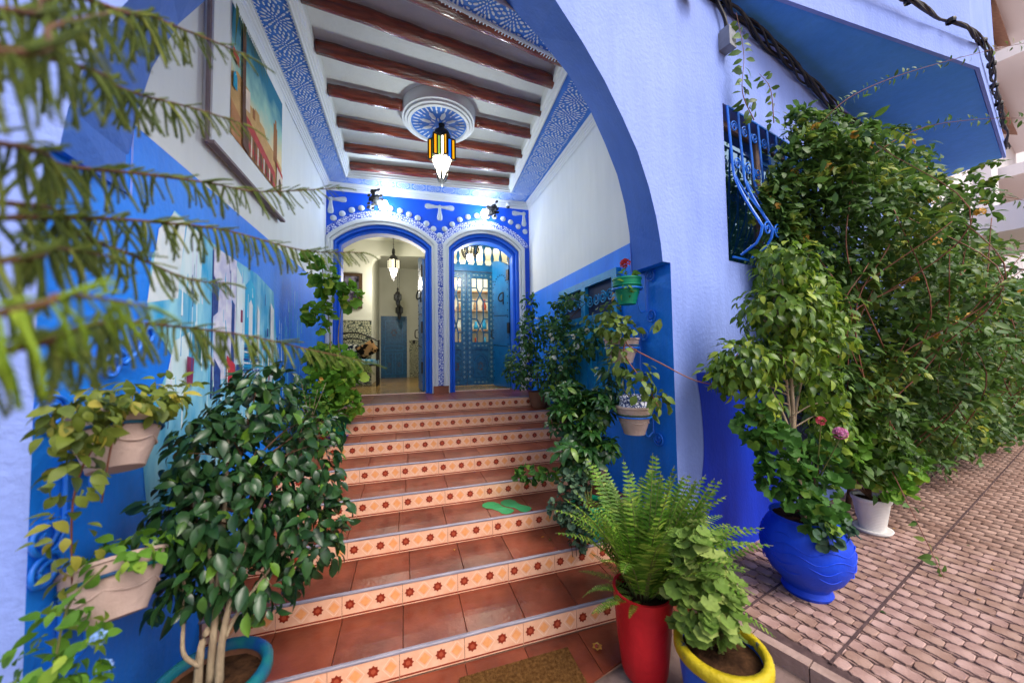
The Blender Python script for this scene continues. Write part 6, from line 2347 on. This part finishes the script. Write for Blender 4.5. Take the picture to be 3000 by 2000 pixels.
scatter(t, gerd, blob_frames([((2.22, 1.62, 0.98), (0.15, 0.12, 0.16), 60), ((2.08, 1.64, 1.16), (0.12, 0.08, 0.14), 46), ((2.14, 1.60, 0.88), (0.12, 0.08, 0.14), 50), ((2.36, 1.60, 0.72), (0.14, 0.12, 0.12), 45), ((2.62, 1.66, 0.82), (0.18, 0.12, 0.22), 90), ((2.42, 1.52, 0.58), (0.16, 0.06, 0.07), 30), ((2.62, 1.58, 0.58), (0.10, 0.08, 0.06), 22)], (0.8, 1.25), 0.2, 0.2, 0.5), name='underplant_leaf')
scatter(t, suc, blob_frames([((2.40, 1.47, 0.50), (0.10, 0.03, 0.06), 30), ((2.60, 1.50, 0.52), (0.06, 0.04, 0.04), 16)], (0.9, 1.4), 0.4, 0.1), name='underplant_leaf')

umbel(t, (2.50, 1.55, 1.17), 0.020, flower_mesh('flower', 'petal_rose', 0.016), 14)
umbel(t, (2.62, 1.52, 1.09), 0.030, flower_mesh('flower', 'petal_pink', 0.020), 18)
twigs(t, [[(2.55, 1.62, 0.8), (2.52, 1.58, 1.0), (2.50, 1.55, 1.15)], [(2.58, 1.62, 0.8), (2.6, 1.56, 0.95), (2.62, 1.52, 1.06)]], 0.004, 0.003, 'stem_green', 'flower_stalk')
# --- geranium in the ribbed white pot
t = thing('potted_geranium', (3.86, 2.04, PZ), 'green geranium in a ribbed white pot with saucer', 'potted plant')
ribs = [(0.082, 0.0)]
for k in range(17):
    z_ = 0.012 + k * 0.0135
    r_ = 0.084 + 0.034 * (k / 16)
    ribs += [(r_, z_), (r_ + 0.0022, z_ + 0.005), (r_ + 0.0008, z_ + 0.011)]
ribs += [(0.128, 0.245), (0.132, 0.262), (0.13, 0.275)]
pot(t, (3.86, 2.04, PZ + 0.018), ribs, 'pot_white', None)
g = MB()
g.lathe([(0.0, 0.0), (0.115, 0.0), (0.132, 0.03), (0.12, 0.026), (0.0, 0.02)], 24, (3.86, 2.04, PZ))
g.build('saucer', 'pot_white', t, 'all')
scatter(t, ger, blob_frames([((3.84, 2.0, 0.70), (0.30, 0.2, 0.24), 300), ((3.66, 2.0, 1.06), (0.28, 0.16, 0.2), 220), ((4.14, 1.98, 0.62), (0.24, 0.16, 0.18), 160), ((3.36, 1.94, 0.95), (0.28, 0.14, 0.26), 220), ((3.9, 1.9, 0.45), (0.2, 0.1, 0.06), 40)], (0.75, 1.25), 0.1, 0.3, 0.5))
twigs(t, [[(3.86, 2.04, 0.32), (3.8 - 0.08 * k, 2.0, 0.6), (3.9 - 0.16 * k, 1.98, 0.9 + 0.04 * k)] for k in range(5)], 0.009, 0.004, 'bark_brown')


# --- honeysuckle hedge trained along the facade
hd = thing('honeysuckle_hedge', fp(fx(5), PZ, 0.3), 'big tangled honeysuckle hedge with yellow blossom covering the facade past the window', 'hedge')
hl = [leaf_mesh('leaf', 0.082, 0.042, 'leaf_hedge', 0.2, 0.35, 4), leaf_mesh('leaf', 0.068, 0.038, 'leaf_hedge', 0.3, 0.45, 3), leaf_mesh('leaf', 0.090, 0.040, 'leaf_hedge', 0.15, 0.25, 3)]
HT = ([2.85, 3.0, 3.3, 4.3, 5.2, 5.6, 6.0, 6.6, 9.0, 12.0], [3.1, 3.45, 3.56, 3.66, 3.62, 3.35, 2.85, 2.66, 2.75, 2.9])
HB = ([2.85, 3.0, 3.3, 3.9, 5.0, 7.0, 9.5, 12.0], [2.3, 1.3, 0.60, 0.48, 0.38, 0.25, 0.12, 0.1])
HO = ([2.85, 3.1, 3.5, 4.2, 6.0, 12.0], [0.22, 0.48, 0.78, 0.88, 0.9, 0.9])


def hedge_pt(x, tt, k=1.0):
    zb, zt = np.interp(x, *HB), np.interp(x, *HT)
    zt += 0.16 * math.sin(x * 4.1) + 0.10 * math.sin(x * 9.7 + 1)
    z = zb + (zt - zb) * tt
    lump = 1 + 0.20 * math.sin(x * 5.3 + z * 3.1) + 0.18 * math.sin(x * 8.7 - z * 6.3) + 0.12 * math.sin(x * 15 + z * 13)
    o = np.interp(x, *HO) * (0.42 + 0.58 * max(0.0, math.sin(math.pi * min(max(tt, 0.02), 0.98))) ** 0.6) * lump
    return fp(fx(x), z, 0.04 + o * k)


fr = []
for _ in range(54000):
    x = 2.85 + 9.1 * rnd.random() ** 1.6
    if x < 3.05 and rnd.random() < 0.3:
        continue
    tt = rnd.random()
    k = rnd.uniform(0.12, 1.08) ** 0.5
    p_ = hedge_pt(x, tt, k)
    if rnd.random() < 0.09:
        p_ += rv(0.13)
    d = FN * 0.45 + rv(0.8) + Vector((0, 0, -0.25)) + FD * rnd.uniform(-0.5, 0.5)
    nm = FN * 0.6 + Vector((0, 0, 0.8)) + rv(0.7)
    fr.append(frame(p_, d, nm, rnd.uniform(0.5, 1.35)))
sprays = []
for _ in range(110):
    x, tt = 2.9 + 6.5 * rnd.random() ** 1.4, rnd.uniform(0.1, 1.0)
    p0 = hedge_pt(x, tt, 0.95)
    out = FN * rnd.uniform(0.5, 1.0) + FD * rnd.uniform(-0.7, 0.7) + Vector((0, 0, rnd.uniform(-0.4, 0.8)))
    out.normalize()
    L_ = rnd.uniform(0.12, 0.34)
    c = bez([p0, p0 + out * L_ * 0.6, p0 + out * L_ + Vector((0, 0, -0.08))], 6)
    sprays.append(c)
    for i in range(2, len(c) - 1):
        d = (c[i + 1] - c[i]).normalized()
        for s_ in (-1, 1):
            sd_ = d.cross(Vector((0.1, 0.2, 1))) * s_ + d * 0.4 + rv(0.25)
            fr.append(frame(c[i], sd_, Vector((0, 0, 1)) + FN * 0.3 + rv(0.3), rnd.uniform(0.5, 1.0)))
scatter(hd, hl, fr)
for c in sprays:
    q = MB()
    q.tube(c[::3], [0.003, 0.0025, 0.002, 0.0015, 0.001][:len(c[::3])], 4)
    q.build('spray', 'stem_green', hd, 'all')
lines = []
for k in range(60):
    x = rnd.uniform(2.9, 8.0)
    t0 = rnd.uniform(0.05, 0.4)
    lines.append([hedge_pt(x + rnd.uniform(-0.3, 0.3), t0, 0.9), hedge_pt(x + rnd.uniform(-0.2, 0.2), t0 + 0.2, 1.03), hedge_pt(x + rnd.uniform(-0.3, 0.3), min(0.95, t0 + 0.42), 1.02)])
twigs(hd, lines, 0.005, 0.003, 'stem_red', 'stem', 4, 6)
trunks = [[fp(fx(x), PZ, 0.12), fp(fx(x + 0.1), 0.8, 0.18), fp(fx(x - 0.1), 1.8, 0.2), fp(fx(x + 0.2), 2.9, 0.25)] for x in (3.4, 4.3, 5.4, 6.6, 8.0)]
twigs(hd, trunks, 0.025, 0.010, 'bark_brown', 'trunk', 7, 6)
hf = flower_mesh('flower', 'petal_orange', 0.022, 6)
for k in range(46):
    x = 2.8 + 5.5 * rnd.random() ** 1.3
    tt = rnd.choice((rnd.uniform(0.82, 0.97), rnd.uniform(0.3, 0.95)))
    umbel(hd, hedge_pt(x, tt, 1.05), 0.022, hf, 6)


def tendril(pts, n, m_=hl, s=(0.5, 0.9), r_=0.004, wild=0.6):
    twigs(hd, [pts], r_, 0.0015, 'stem_red', 'tendril', 4, 8)
    c = bez(pts, 16)
    fr_ = []
    for k_ in range(n):
        i = int((k_ + 0.5) / n * (len(c) - 2))
        d = (c[i + 1] - c[i]).normalized()
        for s_ in (-1, 1):
            sd_ = d.cross(Vector((0.2, 1, 0.1))) * s_ + rv(wild) + Vector((0, 0, -0.2))
            fr_.append(frame(c[i] + sd_ * 0.008, sd_, FN + rv(0.7), rnd.uniform(*s)))
    scatter(hd, m_, fr_, 'leaf')


tendril([(3.3, 1.95, 3.5), (3.57, 1.85, 3.73), (4.09, 1.69, 3.94), (4.93, 1.42, 4.14), (5.3, 1.3, 4.1)], 44, s=(0.35, 0.7))
tendril([(3.7, 1.9, 3.2), (4.06, 1.72, 3.43), (4.5, 1.56, 3.50), (5.1, 1.40, 3.52)], 34, s=(0.35, 0.75))
tendril([(4.6, 1.8, 2.9), (5.2, 1.7, 3.0), (5.8, 1.65, 2.95), (6.4, 1.6, 2.7)], 20, s=(0.5, 1.0))
tendril([(2.80, 2.12, 3.55), (2.66, 2.10, 3.75), (2.68, 2.09, 4.07), (2.63, 2.10, 4.42)], 16, s=(0.8, 1.4))
tendril([(3.0, 2.1, 3.55), (2.92, 2.06, 3.8), (2.86, 2.1, 3.95)], 8, s=(0.6, 1.0))
tendril([(3.75, 1.9, 0.8), (3.72, 1.75, 0.45), (3.62, 1.58, 0.15), (3.46, 1.46, 0.07)], 9, s=(0.7, 1.2), r_=0.005)
tendril([(1.95, 1.72, 1.40), (1.98, 1.70, 1.55), (2.06, 1.68, 1.66), (2.12, 1.66, 1.70)], 6, pth, (0.6, 0.9))

# --- pine with drooping branchlets, close by
pine = thing('pine_tree', (-0.85, 0.18, -0.03), 'young pine with drooping needle ropes reaching in close beside the viewer', 'tree')
q = MB()
q.tube([(-0.85, 0.18, -0.03), (-0.84, 0.19, 1.0), (-0.84, 0.18, 2.0), (-0.83, 0.18, 3.0)], [0.05, 0.042, 0.03, 0.015], 10)
q.build('trunk', 'bark_brown', pine, 'all')
pine_bl = []
for sd_ in range(3):
    rr = random.Random(sd_)
    g = MB()
    nseg = 6
    ax = [Vector((0.03 * math.sin(i * 0.9 + sd_ * 2) * i / nseg, i / nseg, -(0.14 + 0.12 * sd_) * (i / nseg) ** 2)) for i in range(nseg + 1)]
    g.tube(ax, [0.038 * (1 - 0.3 * i / nseg) for i in range(nseg + 1)], 5)
    for k in range(84):
        t_ = (k + 0.5) / 84
        i = min(int(t_ * nseg), nseg - 1)
        p0 = ax[i].lerp(ax[i + 1], t_ * nseg - i)
        a = k * 2.4
        rad = Vector((math.cos(a), 0, math.sin(a)))
        tip = p0 + rad * 0.075 + Vector((0, 0.055, 0)) * rr.uniform(0.8, 1.2)
        sidev = Vector((-math.sin(a), 0, math.cos(a))) * 0.017
        o = len(g.v)
        g.v += [tuple(p0 + rad * 0.012 - sidev), tuple(p0 + rad * 0.012 + sidev), tuple(tip)]
        g.f.append((o, o + 1, o + 2))
        g.m.append(0)
    pine_bl.append(g.mesh('branchlet', 'pine_needle', 'all'))
pine_fresh = []
for me in pine_bl:
    me2 = me.copy()
    me2.materials[0] = MATS['pine_fresh']
    pine_fresh.append(me2)
BR = [[(-0.46, 0.692, 2.174), (-0.473, 0.808, 2.269), (-0.475, 0.9, 2.33), (-0.442, 0.982, 2.378), (-0.388, 1.027, 2.392)],
      [(-0.455, 0.644, 2.036), (-0.488, 0.757, 2.09), (-0.503, 0.864, 2.143), (-0.471, 0.977, 2.201), (-0.408, 1.061, 2.231)],
      [(-0.445, 0.544, 1.862), (-0.514, 0.719, 1.92), (-0.503, 0.87, 1.985), (-0.448, 0.988, 2.032), (-0.376, 1.09, 2.067), (-0.205, 1.191, 2.146)],
      [(-0.468, 0.575, 1.785), (-0.503, 0.73, 1.842), (-0.487, 0.869, 1.889), (-0.418, 1.004, 1.925), (-0.277, 1.118, 1.92), (-0.139, 1.231, 1.957)],
      [(-0.469, 0.606, 1.814), (-0.494, 0.718, 1.81), (-0.491, 0.822, 1.809), (-0.45, 0.915, 1.786), (-0.418, 1.009, 1.797)],
      [(-0.334, 0.414, 1.653), (-0.316, 0.439, 1.673), (-0.319, 0.492, 1.679), (-0.318, 0.565, 1.68)],
      [(-0.357, 0.443, 1.62), (-0.364, 0.508, 1.639), (-0.403, 0.623, 1.663), (-0.432, 0.757, 1.675), (-0.356, 0.944, 1.666), (-0.241, 1.067, 1.632), (-0.11, 1.081, 1.599)],
      [(-0.334, 0.405, 1.878), (-0.349, 0.469, 1.957), (-0.366, 0.564, 2.06)], [(-0.4, 0.484, 1.976), (-0.417, 0.548, 2.047), (-0.436, 0.634, 2.148)],
      [(-0.401, 0.495, 1.715), (-0.427, 0.585, 1.754), (-0.442, 0.704, 1.775)]]
cap_left = 300
for bi, L in enumerate(BR):
    root_ = Vector((-0.84, 0.19, L[0][2] - 0.16))
    full = [root_, root_.lerp(Vector(L[0]), 0.55) + Vector((0, 0, -0.02))] + [Vector(p_) for p_ in L]
    c = bez(full, 10)
    k = len(c)
    q = MB()
    q.tube(c, [0.005 + (0.0014 - 0.005) * i / (k - 1) for i in range(k)], 6)
    ob = q.build('branch', 'pine_twig', pine, 'all')
    # branchlets, every 13 mm along the outer three quarters
    fr = []
    acc, start = 0.0, 0
    length = sum((c[i + 1] - c[i]).length for i in range(k - 1))
    run = 0.0
    for i in range(k - 1):
        sg = c[i + 1] - c[i]
        run += sg.length
        acc += sg.length
        if run < 0.30 * length:
            continue
        while acc > 0.0060:
            acc -= 0.0060
            p_ = c[i] + sg * rnd.random()
            d = sg.normalized()
            rem = 1 - run / length
            s_ = (0.038 + 0.030 * min(1, rem * 5)) * rnd.uniform(0.6, 1.2)
            side = d.cross(Vector((0, 0, 1))).normalized() * rnd.choice((-1, 1))
            r0 = rnd.random()
            if r0 < 0.80:
                dd_ = Vector((0, 0, -1.0)) + side * rnd.uniform(0.0, 0.8) + d * (0.35 + 0.9 * (1 - min(1, rem * 5)))
            else:
                dd_ = Vector((0, 0, 0.35)) + side * rnd.uniform(0.3, 0.9) + d * 0.9
                s_ *= 0.75
            fr.append(frame(p_, dd_, side + d * 0.3 + Vector((0, 0, 0.4)), s_))
    fr.append(frame(c[-1], c[-1] - c[-2], Vector((0, 0, 1)), 0.06))
    scatter(ob, pine_fresh if bi == 5 else pine_bl, fr, 'branchlet', 'needles', 25)

# ------------------------------------------------------------------ small things on the ground
mat('coir', '#5a3c1e', '#7a5630', 60, 0.95, 1.0, 220, 0.05)
b = MB()
m4 = [(0.255, 1.80), (0.80, 1.80), (0.93, 1.46), (0.36, 1.38)]
n = 30
Z0 = 0.002
for i in range(n):
    for j in range(14):
        pass
b.extrude([(0.25, 1.47, Z0), (0.84, 1.47, Z0), (0.84, 1.80, Z0), (0.25, 1.80, Z0)], (0, 0, 0.016))
mt = b.build('doormat', 'coir', None, label='brown coir doormat at the foot of the tiled stairs', cat='doormat')
fz = MB()
for k in range(5200):
    x, y = rnd.uniform(0.252, 0.838), rnd.uniform(1.472, 1.798)
    dx, dy = rnd.uniform(-0.006, 0.006), rnd.uniform(-0.006, 0.006)
    h = rnd.uniform(0.005, 0.011)
    a = rnd.uniform(0, 3.14)
    wx, wy = 0.0009 * math.cos(a), 0.0009 * math.sin(a)
    o = len(fz.v)
    fz.v += [(x - wx, y - wy, 0.017), (x + wx, y + wy, 0.017), (x + dx, y + dy, 0.018 + h)]
    fz.f.append((o, o + 1, o + 2))
    fz.m.append(0)
fz.build('coir_fibres', 'coir', mt, kind='stuff')

mat('sticker_green', '#12824a', '#1a9456', 12, 0.4)


def sole(cx, cy, z, label, mirror):
    pts = [(0.0, -0.115), (0.028, -0.105), (0.036, -0.075), (0.028, -0.03), (0.03, 0.02), (0.045, 0.06), (0.042, 0.10), (0.018, 0.125), (-0.015, 0.122), (-0.036, 0.09), (-0.036, 0.04), (-0.022, -0.01), (-0.028, -0.05), (-0.034, -0.08), (-0.024, -0.108)]
    q = MB()
    ang = R(32)
    P = []
    for x, y in pts:
        x, y = x * 1.6, y * 1.2
        x = -x if mirror else x
        X2, Y2 = x * math.cos(ang) - y * math.sin(ang), x * math.sin(ang) + y * math.cos(ang)
        P.append((cx + X2, cy + Y2, z))
    if mirror:
        P = P[::-1]
    q.extrude(P, (0, 0, 0.0015))
    q.build('footprint_sticker', 'sticker_green', None, label=label, cat='sticker')


sole(0.70, 2.72, RISE * 3 + 0.0008, 'green shoe print sticker on the step, the one towards the open doorway', True)
sole(0.84, 2.71, RISE * 3 + 0.0008, 'green shoe print sticker on the step, the one towards the trailing succulent', False)
fl = thing('fallen_flower', (1.0, 1.76, 0.0), 'orange and pink fallen blossom lying on the red floor tiles', 'flower')
me = flower_mesh('petal', 'petal_orange', 0.03, 6)
o = bpy.data.objects.new('blossom', me)
link(o, fl, loc=(1.0, 1.76, 0.006))
umbel(fl, (1.0, 1.76, 0.010), 0.006, flower_mesh('petal', 'petal_rose', 0.012), 4, 'stamen')
# leaf litter on paving and steps
lit = [leaf_mesh('fallen_leaf', 0.03, 0.016, 'petal_orange', 0.3, 0.2, 3), leaf_mesh('fallen_leaf', 0.026, 0.015, 'leaf_hedge', 0.3, 0.2, 3)]
for k in range(18):
    if k < 14:
        x, y = rnd.uniform(2.3, 5.5), 0
        p_ = fp(fx(x), PZ + 0.004, rnd.uniform(0.5, 1.7))
    else:
        p_ = Vector((rnd.uniform(0.2, 1.3), Y1 + GO * rnd.choice((0, 1, 2)) + rnd.uniform(0.05, 0.25), 0))
        p_.z = RISE * (int((p_.y - Y1) / GO) + 1) + 0.003
    a = rnd.uniform(0, 6.28)
    o = bpy.data.objects.new('fallen_leaf', lit[k % 2])
    COL.objects.link(o)
    o.matrix_basis = frame(p_, (math.cos(a), math.sin(a), 0.05), (0, 0, 1), rnd.uniform(0.6, 1.2))
    o['label'] = 'small dry leaf lying on the pink pavers' if k < 14 else 'small dry leaf lying on a terracotta step'
    o['category'] = 'leaf'
    o['group'] = 'leaf litter on the pavement' if k < 14 else 'leaf litter on the stairs'
